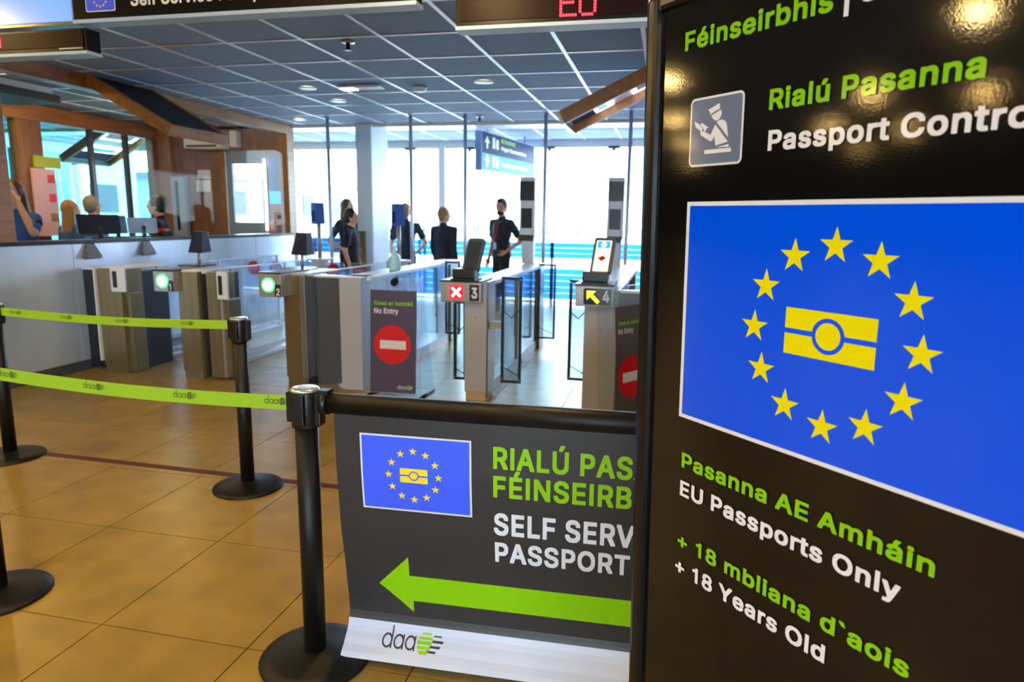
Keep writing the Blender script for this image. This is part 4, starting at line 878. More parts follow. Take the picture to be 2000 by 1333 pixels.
glassflap(g3, -1.40, -1.20, 7.6, .15, 1.0)
g4 = gate('grey gate cabinet numbered four with yellow arrow signal and lit display', -.575, -.33, 5.02, 8.0, m_greyp, (-.33, .1, m_dgrey), m_gateg)
head(g4, -.635, -.36, 4.94, 5.3, .875, 1.025, '4', 'arrow')
reader(g4, -.50, 5.06, 1.05, -.22, .40, .16, .285, True)
glassflap(g4, -.735, -.585, 5.36, .22, 1.03)
glassflap(g4, -.80, -.60, 7.6, .15, 1.0)
glassflap(g2, -2.50, -2.32, 7.6, .15, 1.0)
stopflap(g0, -4.72, 7.2); stopflap(g1, -4.43, 7.2); stopflap(g1, -3.70, 7.2); stopflap(g2, -3.38, 7.2)

# camera towers on the rear of gates three and four
def tower(x, y, label):
    t = thing('camera_tower', label, 'camera tower', (x, y, .985), 'tall camera towers')
    m = MB(); w = .088
    m.poly((Vector((x, y, 0)), Vector((1, 0, 0)), Vector((0, 1, 0)), Vector((0, 0, 1))), rrect(-w, w, -.06, .16, .035), 1.28, .68)
    m.build('body', m_tower, t)
    m = MB(); m.poly((Vector((x, y, 0)), Vector((1, 0, 0)), Vector((0, 1, 0)), Vector((0, 0, 1))), rrect(-.06, .075, -.05, .13, .03), .985, .30)
    m.build('foot', m_tower, t)
    fr = XZ(y-.061, x)
    MB().poly(fr, rrect(-.085, .085, 1.70, 1.915, .006), 0, .004).build('upper_camera_window', m_dark, t)
    MB().poly(fr, rrect(-.062, .062, 1.39, 1.615, .006), 0, .004).build('display', m_dark, t)
    MB().poly(fr, rrect(-.085, .085, 1.245, 1.315, .004), 0, .004).build('lower_camera_window', m_black, t)
    return t
a = tower(-1.585, 7.84, 'tall grey camera tower with dark windows on gate three, beside the officer with red lanyard')
b = tower(-.585, 7.84, 'tall grey camera tower with dark windows on gate four, behind the lit display')
def cambox(x, y, label):
    t = thing('camera_box', label, 'camera', (x, y, 0), 'navy camera boxes on poles')
    MB().tube((x, y, .99), (x, y, 1.42), .026, .022, 14).build('pole', m_steel, t)
    MB().lathe([(.10, 0), (.10, .95), (.14, .965), (.14, .99)], (x, y, 0), 28).build('pedestal', m_white, t)
    m = MB()
    m.hexa([(x-.075, y-.05, 1.40), (x+.01, y-.09, 1.395), (x+.085, y+.0, 1.40), (x, y+.06, 1.40)], [(x-.07, y-.05, 1.65), (x+.005, y-.085, 1.65), (x+.075, y+.0, 1.65), (x, y+.06, 1.65)])
    h = m.build('housing', m_camb, t, .006)
    f = (Vector((x-.0325, y-.07, 1.40)), Vector((.85, -.4, 0)).normalized(), Vector((0, 0, 1)), Vector((-.4, -.85, 0)).normalized())
    MB().poly(f, rrect(-.03, .03, .03, .16, .006), .003, .002).build('lens_window', m_hangtop, h)
cambox(-4.14, 7.7, 'navy camera box on a grey pole above gate one, near the booth corner')
cambox(-3.11, 7.7, 'navy camera box on a grey pole in front of a standing officer')
# hand gel bottle on gate two
t = thing('gel_bottle', 'pale translucent pump bottle on gate two behind the no entry sign', 'bottle', (-2.59, 6.3, .986))
MB().lathe([(.05, .986), (.056, .991), (.056, 1.10), (.045, 1.13), (.018, 1.15), (.018, 1.165)], (-2.59, 6.3, 0), 24).build('body', m_bottle, t)
MB().lathe([(.02, 1.165), (.02, 1.185), (.007, 1.19), (.007, 1.21)], (-2.59, 6.3, 0), 16).box(-2.625, -2.575, 6.292, 6.308, 1.205, 1.22).build('pump', m_white, t)

# ------------------------------------------------------------------ no entry stands
fr = (Vector((-2.17, 5.24, 0)), Vector((1, 0, 0)), Vector((0, .06, 1)).normalized(), Vector((0, -1, .06)).normalized())
ns = thing('no_entry_stand', 'clear acrylic floor stand with plum no entry poster between gates two and three', 'sign stand', fr[0])
MB().poly(fr, rrect(-.235, .235, .03, 1.01, .02), 0, .006).build('acrylic_sheet', m_acry, ns)
MB().hexa([(-2.40, 5.55, .0), (-1.93, 5.55, .0), (-1.93, 5.556, .0), (-2.40, 5.556, .0)], [(-2.38, 5.30, 1.0), (-1.95, 5.30, 1.0), (-1.95, 5.306, 1.0), (-2.38, 5.306, 1.0)]).build('back_sheet', m_acry, ns)
MB().tube((-2.17, 5.245, .965), (-2.17, 5.325, .985), .03, n=14).build('grip_hole', m_black, ns)
for x in (-2.40, -1.94): MB().tube((x, 5.15, .012), (x, 5.57, .012), .012, n=8).build('foot_bar', m_black, ns)
po = prints('poster', fr, [rect(-.225, .185, .04, .90)], m_purple, .0075, ns)
text('lettering', 'Cosc ar Iontráil', fr, -.19, .775, .34, .034, m_limep, .0085, po)
text('lettering', 'No Entry', fr, -.19, .705, .215, .045, m_wtext, .0085, po)
ro = prints('no_entry_disc', fr, [circ(-.025, .445, .165)], m_red, .0085, po)
prints('no_entry_bar', fr, [rect(-.135, .095, .41, .482)], m_wtext, .009, ro)
D, G = daa(.024, .02, .075); prints('wordmark', fr, D, m_wtext, .0085, po); prints('wordmark_emblem', fr, G, m_limep, .0085, po)
U = Vector((.55, .835, 0)).normalized(); V0 = Vector((-.06, 0, 1)).normalized(); N = U.cross(V0).normalized()
if N.y > 0: N = -N
fr = (Vector((-.268, 4.62, 0)), U, V0, N)
ns = thing('no_entry_stand', 'clear acrylic floor stand seen edge-on with red stripe, in front of gate four', 'sign stand', fr[0]+U*.2)
MB().poly(fr, rrect(-.20, .36, .02, 1.06, .02), 0, .006).build('acrylic_sheet', m_acry, ns)
MB().fbox(fr, -.2, .36, 0, .02, -.12, .12).build('base', m_black, ns)
po = prints('poster', fr, [rect(-.01, .33, .03, .92)], M('brown grey poster', (92, 84, 86), .45), .0075, ns)
text('lettering', 'Cosc ar Iontráil', fr, .02, .79, .27, .03, m_limep, .0085, po)
text('lettering', 'No Entry', fr, .02, .73, .17, .038, m_wtext, .0085, po)
ro = prints('no_entry_disc', fr, [circ(.16, .42, .15)], m_red, .0085, po)
prints('no_entry_bar', fr, [rect(.06, .26, .385, .455)], m_wtext, .009, ro)

# ------------------------------------------------------------------ glass partition posts
gp = thing('glass_partition', 'tall clear glass partition on five slim steel posts above the rear of the gates', 'partition', (-2.5, 8.6, 0))
px = (-4.45, -3.29, -2.56, -1.53, -.5)
for x in px: MB().tube((x, 8.6, 0), (x, 8.6, CEIL), .024, n=14).build('post', m_pole, gp)
for a, b in ((px[0], px[1]), (px[2], px[3]), (px[3], px[4])): MB().box(a+.04, b-.04, 8.594, 8.606, 1.15, 2.6).build('pane', m_boothg, gp)

# ------------------------------------------------------------------ hanging signs
YS = 3.3
fr = XZ(YS)
t = thing('overhead_sign', 'long black self service sign hanging below the ceiling at top left', 'sign', (-2.2, YS, CEIL))
MB().box(-3.17, -1.23, YS, YS+.09, 2.515, CEIL).build('cabinet', m_sigb, t, .003)
MB().box(-3.175, -1.225, YS-.004, YS+.095, 2.495, 2.515).build('edge_trim', m_trim, t, .003)
f_ = prints('flag_border', fr, [rrect(-3.085, -2.9, 2.548, 2.68, .012)], m_wtext, .002, t)
prints('flag_field', fr, [rrect(-3.08, -2.905, 2.553, 2.675, .01)], m_banblue, .003, f_)
for i in range(12):
    a = 2*PI*i/12; prints('star', fr, [star(-2.992+.042*math.sin(a), 2.615+.042*math.cos(a), .009)], m_banyel, .004, f_)
text('lettering', 'Self Service Passport Control', fr, -2.805, 2.566, 1.20, .066, m_wtext, .003, t)
def led(name, x0, x1, z0, z1, label):
    t = thing(name, label, 'led sign', ((x0+x1)/2, YS, z0))
    MB().box(x0, x1, YS+.005, YS+.10, z0, z1).build('housing', m_sigb, t, .003)
    MB().box(x0-.003, x1+.003, YS, YS+.105, z0-.018, z0).build('edge_trim', m_trim, t, .003)
    MB().box(x0+.02, x1-.02, YS+.0, YS+.006, z0+.02, z1-.012).build('window', m_ledp, t)
    return t
t = led('led_sign', -1.03, .12, 2.39, 2.56, 'black led sign showing red EU letters at the top centre')
MB().box(-1.03, .12, YS, YS+.1, 2.56, CEIL).build('upper_housing', m_sigb, t, .003)
def dots(rows, x, z, s):
    m = MB()
    for j, r in enumerate(rows):
        for i, c in enumerate(r):
            if c == '#': m.poly(fr, circ(x+i*s, z-j*s, s*.46, 8), .0015, .002)
    return m
E_ = ['######', '#.....', '#.....', '#.....', '#####.', '#.....', '#.....', '#.....', '######']
U_ = ['#....#']*8+['.####.']
m = dots(E_, -.530, 2.414+8*.0135, .0135); m.build('lit_letter', m_led, t)
m = dots(U_, -.442, 2.414+8*.0135, .0135); m.build('lit_letter', m_led, t)
t = led('led_sign', -4.6, -3.105, 2.36, 2.475, 'dark led sign at the left edge under the pale blue lightbox')
m = dots(['#', '#', '#', '#'], -3.668, 2.44, .0135); m.build('lit_dots', m_led, t)
MB().box(-3.28, -3.13, YS-.002, YS+.004, 2.368, 2.376).build('maker_plate', m_silver, t)
t = thing('lightbox', 'pale blue lightbox hanging at the upper left corner above the led sign', 'lightbox', (-3.9, YS, CEIL))
MB().box(-4.6, -3.178, YS+.01, YS+.1, 2.497, CEIL).build('cabinet', m_bronze, t)
MB().box(-4.58, -3.182, YS+.002, YS+.01, 2.512, CEIL).build('face', m_boxlit, t)

# direction sign beyond the gates
O = Vector((-2.675, 9.8, 0)); U = Vector((.34, 2.3, 0)).normalized(); N = Vector((U.y, -U.x, 0)); fr = (O, U, Vector((0, 0, 1)), N)
t = thing('direction_sign', 'blue direction sign with arrows hanging beyond the glass partition', 'sign', O+Vector((.15, 1, 2.85)))
MB().fbox(fr, 0, 2.3, 2.18, 2.735, -.10, 0).build('cabinet', M('pale blue cabinet', (130, 160, 215), .4), t)
MB().fbox(fr, .3, .33, 2.735, 2.87, -.06, -.03).fbox(fr, 1.9, 1.93, 2.735, 2.87, -.06, -.03).build('hanger', m_steel, t)
prints('face', fr, [rect(.02, 2.28, 2.2, 2.725)], m_hangtop, .002, t)
prints('lower_band', fr, [rect(.02, 2.28, 2.2, 2.43)], m_hangglare, .003, t)  # painted glare over the lower half of the face
text('lettering', 'Eitiltí', fr, .75, 2.63, .6, .06, m_limep, .005, t)
text('lettering', 'Flight Connections', fr, .75, 2.52, 1.1, .055, m_wtext, .005, t)
text('lettering', 'Baggage Reclaim', fr, .75, 2.29, 1.2, .055, m_wtext, .005, t)
for z in (2.58, 2.32):
    prints('arrow', fr, [[(.1, z), (.3, z), (.2, z+.1)], rect(.17, .23, z-.08, z)], m_wtext, .005, t)
prints('pictogram', fr, [rect(.40, .50, 2.52, 2.68), rect(.54, .64, 2.52, 2.66), rect(.40, .50, 2.25, 2.4), rect(.54, .64, 2.25, 2.4)], m_wtext, .005, t)
# ------------------------------------------------------------------ timber canopies
def canopy(xh, xo, zh, zo, y0, y1, label, lit):
    t = thing('timber_canopy', label, 'canopy', (xh, (y0+y1)/2, zh))
    d = Vector((xh-xo, 0, zh-zo)); L = d.length; U = d.normalized(); up = Vector((-U.z, 0, U.x)); up = up if up.z > 0 else -up
    O = Vector((xo, 0, zo)); fr = (O, U, Vector((0, 1, 0)), up)
    MB().fbox(fr, 0, L, y0, y0+.05, -.05, .06).build('side_beam', m_wood, t, .003)
    MB().fbox(fr, 0, L, y1-.05, y1, -.05, .06).build('side_beam', m_wood, t, .003)
    MB().fbox(fr, -.03, 0, y0, y1, -.05, .06).build('fascia', m_wood if not lit else m_steel, t, .003)
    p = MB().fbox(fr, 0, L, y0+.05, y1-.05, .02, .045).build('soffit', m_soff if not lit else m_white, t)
    if lit:
        for k, (a, b, mt) in enumerate(((.03, .24, m_hangtop), (.25, .42, m_lampcool), (.60, .9, m_lampcool))):
            MB().fbox(fr, a, b, y0+.12, y1-.12, .008, .02).build('light_panel', mt, t)
        MB().fbox(fr, .28, .36, y0+.2, y1-.2, .004, .008).build('blue_tile', m_scrblue, t)
        MB().fbox(fr, .64, .78, y0+.2, y1-.2, .004, .008).build('pink_tile', m_pink, t)
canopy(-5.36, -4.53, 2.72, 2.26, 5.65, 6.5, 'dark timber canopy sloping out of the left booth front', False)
canopy(-7.72, -8.6, 2.72, 2.26, 8.5, 9.4, 'timber canopy with lit panels behind the rear booth glass', True)
canopy(.10, -.90, 2.80, 2.32, 5.8, 6.5, 'timber canopy with lit panels sloping down at the top right behind the totem', True)

# ------------------------------------------------------------------ ceiling fittings
def downlight(x, y, z, label, hot):
    t = thing('downlight', label, 'ceiling light', (x, y, z), 'warm downlights')
    MB().lathe([(.062, 0), (.092, 0), (.092, -.006), (.066, -.010)], (x, y, z), 24).build('trim_ring', m_white, t)
    if hot: MB().lathe([(.064, -.004), (.060, -.018), (.045, -.034), (.02, -.042)], (x, y, z), 24).build('lens', m_lampon, t)
    else: MB().lathe([(.064, .0), (.064, -.006)], (x, y, z), 24).build('lens', m_lampwarm, t)
    if hot and y < 5:
        l = bpy.data.lights.new('beam', 'SPOT'); l.energy = LAMP_W; l.color = (1.0, .80, .52); l.spot_size = 2.95; l.spot_blend = .35; l.shadow_soft_size = .07
        o = bpy.data.objects.new('beam', l); COL.objects.link(o); o.parent = t; o.location = (0, 0, -.02)
hall = [(-4.51, -.40), (-6.56, 1.86), (-8.81, -.52), (-9.5, -2.0), (-10.56, 2.03), (-13.45, -.67), (-15.1, -2.35), (-15.9, 2.16), (-21.6, -2.6), (-27.8, 2.5),
        (-2.3, 1.6), (-2.3, -.4), (-.2, -1.6), (-4.5, 2.6), (-1.0, 2.6), (1.9, 1.2), (-2.3, -3.5), (-6.5, -3.5), (2.5, -2.5)]
for k, (x, y) in enumerate(hall):
    downlight(x, y, CEIL, 'warm downlight in the ceiling of the hall behind the camera', True)
downlight(-3.64, 6.63, CEIL, 'warm downlight above gate two, left of the flat emergency light', False)
downlight(-1.78, 6.59, CEIL, 'warm downlight above gate three, near the middle of the ceiling', False)
downlight(-3.69, 7.4, CEIL, 'small downlight behind the flat emergency light', False)
downlight(-4.93, 8.72, CEIL, 'small downlight near the booth corner at the ceiling edge', False)
downlight(-1.13, 10.37, 2.85, 'warm round light in the far ceiling at the end of the right canopy', False)
downlight(-3.36, 10.3, 2.85, 'pale round light in the far ceiling left of the direction sign', False)
for x, y, lb in ((-7.05, 6.1, 'small downlight in the booth ceiling behind the glass'), (-6.2, 7.4, 'downlight in the booth ceiling above the dark-haired man'), (-6.4, 5.2, 'downlight in the booth ceiling above the woman at the left')):
    downlight(x, y, CEIL, lb, True)
t = thing('linear_light', 'short bright strip light in the far ceiling right of the direction sign', 'ceiling light', (-1.65, 10.37, 2.85))
MB().box(-1.85, -1.45, 10.32, 10.42, 2.835, 2.85).build('body', m_white, t); MB().box(-1.83, -1.47, 10.33, 10.41, 2.83, 2.835).build('diffuser', m_lampcool, t)
t = thing('emergency_light', 'flat emergency light with one lit half in the ceiling', 'ceiling light', (-3.04, 6.62, CEIL))
MB().box(-3.27, -2.83, 6.56, 6.70, 2.748, CEIL).build('body', m_white, t, .006)
MB().box(-3.26, -3.11, 6.57, 6.69, 2.742, 2.748).build('diffuser', m_lampcool, t)
t = thing('smoke_detector', 'white smoke detector right of the flat emergency light', 'smoke detector', (-2.48, 6.75, CEIL))
MB().lathe([(.07, 0), (.07, -.02), (.055, -.04), (.03, -.048)], (-2.48, 6.75, CEIL), 24).build('body', m_white, t)
for (x, y, lb) in ((-2.39, 4.98, 'dark sprinkler head hanging under the near ceiling tiles'), (-2.42, 8.77, 'small sprinkler head near the white bulkhead')):
    t = thing('sprinkler', lb, 'sprinkler', (x, y, CEIL), 'ceiling sprinklers')
    MB().lathe([(.05, 0), (.05, -.006), (.02, -.010)], (x, y, CEIL), 20).build('rosette', m_silver, t)
    MB().lathe([(.016, -.006), (.014, -.05), (.03, -.055), (.03, -.06)], (x, y, CEIL), 14).build('nozzle', m_dark, t)
# ------------------------------------------------------------------ people
def remeshed(name, prims, voxel, rough_extra=None):
    m = MB()
    for p in prims:
        if p[0] == 'cap':
            _, a, b, ra, rb = p
            m.tube(a, b, ra, rb, 12); m.ball(a, (ra,)*3, 12, 8); m.ball(b, (rb,)*3, 12, 8)
        else: m.ball(p[1], p[2], 18, 12, p[3] if len(p) > 3 else None)
    me = m.mesh(name, Vector((0, 0, 0)))
    o = bpy.data.objects.new('t', me); COL.objects.link(o)
    r = o.modifiers.new('r', 'REMESH'); r.mode = 'VOXEL'; r.voxel_size = voxel; r.use_smooth_shade = True
    s = o.modifiers.new('s', 'SMOOTH'); s.factor = .5; s.iterations = 4
    bpy.context.view_layer.update()
    out = bpy.data.meshes.new_from_object(o.evaluated_get(bpy.context.evaluated_depsgraph_get()))
    bpy.data.objects.remove(o); bpy.data.meshes.remove(me)
    out.polygons.foreach_set('use_smooth', [True]*len(out.polygons)); out.name = name
    return out
def join(me, mb):
    bm = bmesh.new(); bm.from_mesh(me)
    extra = mb.mesh('x', Vector((0, 0, 0))); bm.from_mesh(extra); bm.to_mesh(me); bm.free(); bpy.data.meshes.remove(extra); return me
V3 = lambda x, y, z: Vector((x, y, z))
def hand(mb, w, d, pal, side):
    """five bent fingers and a thumb on a palm; d along the hand, pal the palm normal"""
    d = d.normalized(); pal = (pal-d*pal.dot(d)).normalized(); s = d.cross(pal).normalized()*side
    c = w+d*.045
    R = Matrix((s, pal, d)).transposed()
    mb.ball(c, (.040, .014, .05), 10, 8, R)
    for i, L in enumerate((.066, .076, .071, .056)):
        o = -.027+.018*i
        a = w+d*.082+s*(-o); b = a+d*L*.5+pal*.008; e = b+(d*.75+pal*.66).normalized()*L*.5
        mb.tube(a, b, .0085, .008, 8); mb.ball(b, (.008,)*3, 8, 5); mb.tube(b, e, .008, .006, 8); mb.ball(e, (.006,)*3, 8, 5)
    a = w+d*.025+s*.03; b = a+(d*.6+s*.7).normalized()*.038; e = b+(d*.9+s*.15+pal*.3).normalized()*.03
    mb.tube(a, b, .011, .009, 8); mb.ball(b, (.009,)*3, 8, 5); mb.tube(b, e, .009, .007, 8); mb.ball(e, (.007,)*3, 8, 5)
def person(label, loc, yaw, h, skin, hair, shirt, trous, arms, sleeve='short', hairstyle='short', headturn=0., width=1., lean=0., extras=()):
    t = thing('person', label, 'person', loc)
    t.rotation_euler = (0, 0, yaw); s = h/1.75; t.scale = (s, s, s)
    t.location = (0, 0, 0)
    def put(name, me, mat, lab=None):
        o = bpy.data.objects.new(name, me); COL.objects.link(o); me.materials.clear(); me.materials.append(mat); o.parent = t
        if lab: o['label'] = lab
        return o
    ln = lambda v: V3(v[0], v[1]+lean*max(0, v[2]-.95), v[2])
    W = width
    limbs = {}
    for sd, nm in ((1, 'R'), (-1, 'L')):
        sh = ln((.178*sd*W, 0, 1.405)); el, wr = arms[nm]; limbs[nm] = (sh, ln(el), ln(wr))
    hp = ln((0, .015, 1.635)); HR = Matrix.Rotation(headturn, 3, 'Z')
    hd = lambda x, y, z: hp+HR @ V3(x, y, z)
    pr = [('cap', ln((0, -.005, 1.42)), ln((0, .005, 1.56)), .058, .052),
          ('ball', hd(0, 0, .01), (.074, .094, .112), HR), ('ball', hd(0, .022, -.055), (.056, .068, .062), HR),
          ('ball', hd(0, .098, -.012), (.012, .018, .022), HR),
          ('ball', hd(.075, -.005, -.008), (.010, .02, .032), HR), ('ball', hd(-.075, -.005, -.008), (.010, .02, .032), HR),
          ('ball', ln((0, 0, 1.27)), (.150*W, .102, .19)), ('ball', ln((0, 0, 1.07)), (.125*W, .09, .16)), ('ball', ln((0, 0, .95)), (.150*W, .105, .12)),
          ('cap', ln((.05*W, 0, 1.43)), ln((.165*W, 0, 1.40)), .05, .055), ('cap', ln((-.05*W, 0, 1.43)), ln((-.165*W, 0, 1.40)), .05, .055)]
    for sd in (1, -1):
        pr += [('cap', V3(.085*sd, 0, .92), V3(.095*sd, .012, .50), .078, .055), ('cap', V3(.095*sd, .012, .50), V3(.10*sd, -.015, .09), .052, .036),
               ('cap', V3(.10*sd, -.02, .05), V3(.115*sd, .14, .035), .036, .03)]
    hands = MB()
    for nm, sd in (('R', 1), ('L', -1)):
        a, b, c = limbs[nm]
        pr += [('cap', a, b, .047, .037), ('cap', b, c, .037, .026)]
        hand(hands, c, (c-b), V3(-sd, .3, 0), sd)
    put('body', join(remeshed('body', pr, .011), hands), skin)
    cl = [('ball', ln((0, 0, 1.27)), (.166*W, .118, .195)), ('ball', ln((0, 0, 1.07)), (.148*W, .112, .18)), ('ball', ln((0, 0, .97)), (.160*W, .118, .10)),
          ('cap', ln((.05*W, 0, 1.425)), ln((.170*W, 0, 1.40)), .057, .063), ('cap', ln((-.05*W, 0, 1.425)), ln((-.170*W, 0, 1.40)), .057, .063), ('cap', ln((0, -.01, 1.42)), ln((0, -.008, 1.475)), .075, .066)]
    for nm in 'RL':
        a, b, c = limbs[nm]
        if sleeve == 'short': cl += [('cap', a, a+(b-a)*.66, .060, .056)]
        else: cl += [('cap', a, b, .060, .052), ('cap', b, b+(c-b)*.95, .052, .04)]
    put('shirt', remeshed('shirt', cl, .012), shirt)
    tl = [('ball', V3(0, 0, .93), (.162*W, .117, .11))]
    for sd in (1, -1):
        tl += [('cap', V3(.082*sd, 0, .90), V3(.096*sd, .012, .50), .088, .066), ('cap', V3(.096*sd, .012, .50), V3(.10*sd, -.012, .10), .066, .052)]
    put('trousers', remeshed('trousers', tl, .013), trous)
    m = MB()
    for sd in (1, -1):
        m.ball(V3(.108*sd, .05, .045), (.047, .135, .048), 14, 8).box(.108*sd-.04, .108*sd+.04, -.075, .17, 0, .02)
    put('shoes', m.mesh('shoes', V3(0, 0, 0)), m_shoe)
    m = MB()
    for sd in (1, -1): m.ball(hd(.031*sd, .088, .006), (.011, .008, .007), 8, 6)
    put('eyes', m.mesh('eyes', V3(0, 0, 0)), m_eye)
    put('mouth', MB().ball(hd(0, .087, -.058), (.022, .008, .007), 10, 6).mesh('mouth', V3(0, 0, 0)), m_lip)
    hr = [('ball', hd(0, -.024, .026), (.090, .100, .117), HR), ('ball', hd(0, -.04, -.03), (.074, .07, .07), HR)]
    if hairstyle == 'long':
        for k in range(5):
            a = math.radians(200+35*k); hr.append(('cap', hd(.066*math.cos(a), .058*math.sin(a)-.01, -.0), hd(.09*math.cos(a), .065*math.sin(a)-.03, -.25), .040, .034))
    if hairstyle == 'tail':
        hr += [('ball', hd(0, -.105, .02), (.03, .035, .03)), ('cap', hd(0, -.12, .01), hd(0, -.125, -.19), .028, .018)]
    if hairstyle == 'quiff': hr += [('ball', hd(0, .04, .098), (.055, .055, .03))]
    put('hair', remeshed('hair', hr, .010), hair)
    if 'beard' in extras: put('beard', remeshed('beard', [('ball', hd(0, .032, -.082), (.056, .062, .04))], .008), m_hairb)
    if 'lanyard' in extras:
        m = MB(); m.path([ln((-.06, -.02, 1.47)), ln((-.05, .10, 1.40)), ln((0, .128, 1.12))], .008, 8); m.path([ln((.06, -.02, 1.47)), ln((.05, .10, 1.40)), ln((0, .128, 1.12))], .008, 8)
        put('lanyard', m.mesh('lanyard', V3(0, 0, 0)), m_lany)
        put('pass_card', MB().box(-.03, .03, .122, .128, 1.02, 1.12).mesh('pass_card', V3(0, 0, 0)), m_paper)
    if 'badge' in extras:
        for sd, nm in ((1, 'R'), (-1, 'L')):
            a, b, c = limbs[nm]; p = a+(b-a)*.3
            d = V3(sd, 0, 0); p = p+d*.052
            put('sleeve_badge', MB().tube(p, p+d*.012, .035, .032, 18).mesh('sleeve_badge', V3(0, 0, 0)), m_uniform2 if shirt is not m_uniform2 else m_hood)
    t.location = loc
    return t
down = {'R': ((.235, -.02, 1.12), (.235, .06, .87)), 'L': ((-.235, -.02, 1.12), (-.235, .06, .87))}
A = lambda dx, dy: math.atan2(-dx, dy)      # yaw that faces along (dx, dy)
person('bearded officer in navy short sleeves with red lanyard, one hand on his hip', (-2.46, 10.2, 0), A(-.62, -.78), 1.775, m_skin2, m_hairb, m_uniform, m_trous,
       {'R': down['R'], 'L': ((-.36, -.08, 1.15), (-.20, .06, 1.0))}, hairstyle='quiff', headturn=.55, width=1.2, extras=('beard', 'lanyard', 'badge'))
person('short-haired fair officer in a dark long-sleeved jacket, seen from behind', (-3.31, 10.0, 0), A(.45, .9), 1.635, m_skin, m_hairbl, m_uniform, m_trous, down, sleeve='long', width=1.28, headturn=-.7)
person('long-haired officer in dark uniform standing left of the pale column, arm akimbo', (-4.70, 9.62, 0), A(.9, -.2), 1.73, m_skin, m_hairbr, m_uniform2, m_trous,
       {'R': ((.34, -.08, 1.15), (.19, .05, 1.02)), 'L': ((-.34, -.08, 1.15), (-.19, .05, 1.02))}, hairstyle='long', extras=('badge',))
person('dark-haired officer with round sleeve badge in front of the pale column', (-4.28, 8.86, 0), A(.85, .1), 1.585, m_skin, m_hairb, m_uniform, m_trous, down, hairstyle='tail', extras=('badge',))
person('officer in black short sleeves behind the right camera box, hand on hip', (-4.02, 10.25, 0), A(-.25, .95), 1.69, m_skin, m_hairbl, m_uniform, m_trous,
       {'R': ((.33, -.08, 1.14), (.19, .05, 1.0)), 'L': down['L']}, extras=('badge',))
person('woman in blue uniform behind the booth glass raising a hand to her head', (-6.06, 5.42, 0), A(-.1, -1), 1.78, m_skin, m_hairbr, m_bluesh, m_trous,
       {'R': down['R'], 'L': ((-.33, .10, 1.28), (-.17, .10, 1.56))}, hairstyle='long', extras=('badge',), headturn=.5, width=1.3)
person('blonde woman with long hair farther inside the booth', (-6.75, 6.72, 0), A(.3, 1), 1.62, m_skin, m_hairbl, m_bluesh, m_trous, down, hairstyle='long')
person('grey-haired man in blue shirt farther inside the booth', (-7.12, 7.42, 0), A(.2, 1), 1.69, m_skin, m_hairgr, m_bluesh, m_trous, down)
person('dark-haired man leaning forward in the booth beside the wooden corner post', (-6.06, 7.42, 0), A(-1, -.5), 1.70, m_skin, m_hairb, m_uniform2, m_trous,
       {'R': ((.23, .12, 1.16), (.16, .34, 1.12)), 'L': ((-.23, .12, 1.16), (-.16, .34, 1.12))}, sleeve='long', lean=.12)

# ------------------------------------------------------------------ booth fittings
def screen_back(x, y, z, w, h, yaw, mat, label, name='monitor', cat='monitor'):
    U = Vector((math.cos(yaw), math.sin(yaw), 0)); N = Vector((math.sin(yaw), -math.cos(yaw), 0)); V = (Vector((0, 0, 1))-N*.12).normalized(); N = U.cross(V)
    t = thing(name, label, cat, (x, y, z))
    fr = (Vector((x, y, z+.04)), U, V, N)
    MB().poly(fr, rrect(-w/2, w/2, 0, h, .015), -.02, .02).build('casing', mat, t)
    MB().poly((Vector((x, y, z)), U, Vector((0, 0, 1)).cross(U), Vector((0, 0, 1))), rrect(-.11, .11, -.07, .09, .02), 0, .012).tube((x, y, z), (x, y, z+.12), .02, n=10).build('stand', m_black, t)
    return t
screen_back(-5.70, 6.02, 1.24, .42, .20, 1.2, m_black, 'black monitor on the booth counter behind the glass')
screen_back(-5.72, 6.28, 1.24, .26, .19, 1.5, m_navy, 'navy monitor beside the silver laptop on the booth counter')
lt = screen_back(-5.68, 6.61, 1.24, .34, .17, 1.3, m_laptop, 'open silver laptop on the booth counter seen from behind', 'laptop', 'laptop')
U = Vector((math.cos(1.3), math.sin(1.3), 0)); N = Vector((math.sin(1.3), -math.cos(1.3), 0)); Vv = (Vector((0, 0, 1))-N*.12).normalized(); N = U.cross(Vv)
f = (Vector((-5.68, 6.61, 1.28)), U, Vv, N)
MB().poly(f, circ(.03, .085, .014, 16), .001).poly(f, [(.03, .1), (.036, .108), (.04, .106), (.034, .099)], .001).build('lid_logo', m_white, lt)
t = thing('desk_phone', 'black and red desk telephone on the counter beside the laptop', 'telephone', (-5.68, 6.86, 1.24))
MB().hexa([(-5.75, 6.78, 1.24), (-5.61, 6.78, 1.24), (-5.61, 6.96, 1.24), (-5.75, 6.96, 1.24)], [(-5.75, 6.79, 1.33), (-5.65, 6.79, 1.29), (-5.65, 6.95, 1.29), (-5.75, 6.95, 1.33)]).build('base', m_black, t, .006)
MB().tube((-5.64, 6.80, 1.31), (-5.64, 6.94, 1.31), .018, n=12).build('handset', m_red, t)
def hood(y, label):  # solid grey shapes stand in for device reflections in the shiny panel
    t = thing('reflection_hood', label, 'reflection shape', (BX+.02, y, 1.2), 'grey reflection shapes under the counter edge')
    MB().hexa([(BX+.001, y-.10, 1.07), (BX+.06, y-.10, 1.07), (BX+.06, y+.10, 1.07), (BX+.001, y+.10, 1.07)],
              [(BX+.001, y-.05, 1.203), (BX+.02, y-.05, 1.203), (BX+.02, y+.05, 1.203), (BX+.001, y+.05, 1.203)]).build('shell', m_hood, t, .004)
    MB().box(BX+.01, BX+.05, y-.08, y+.08, 1.06, 1.072).build('slot', m_black, t)
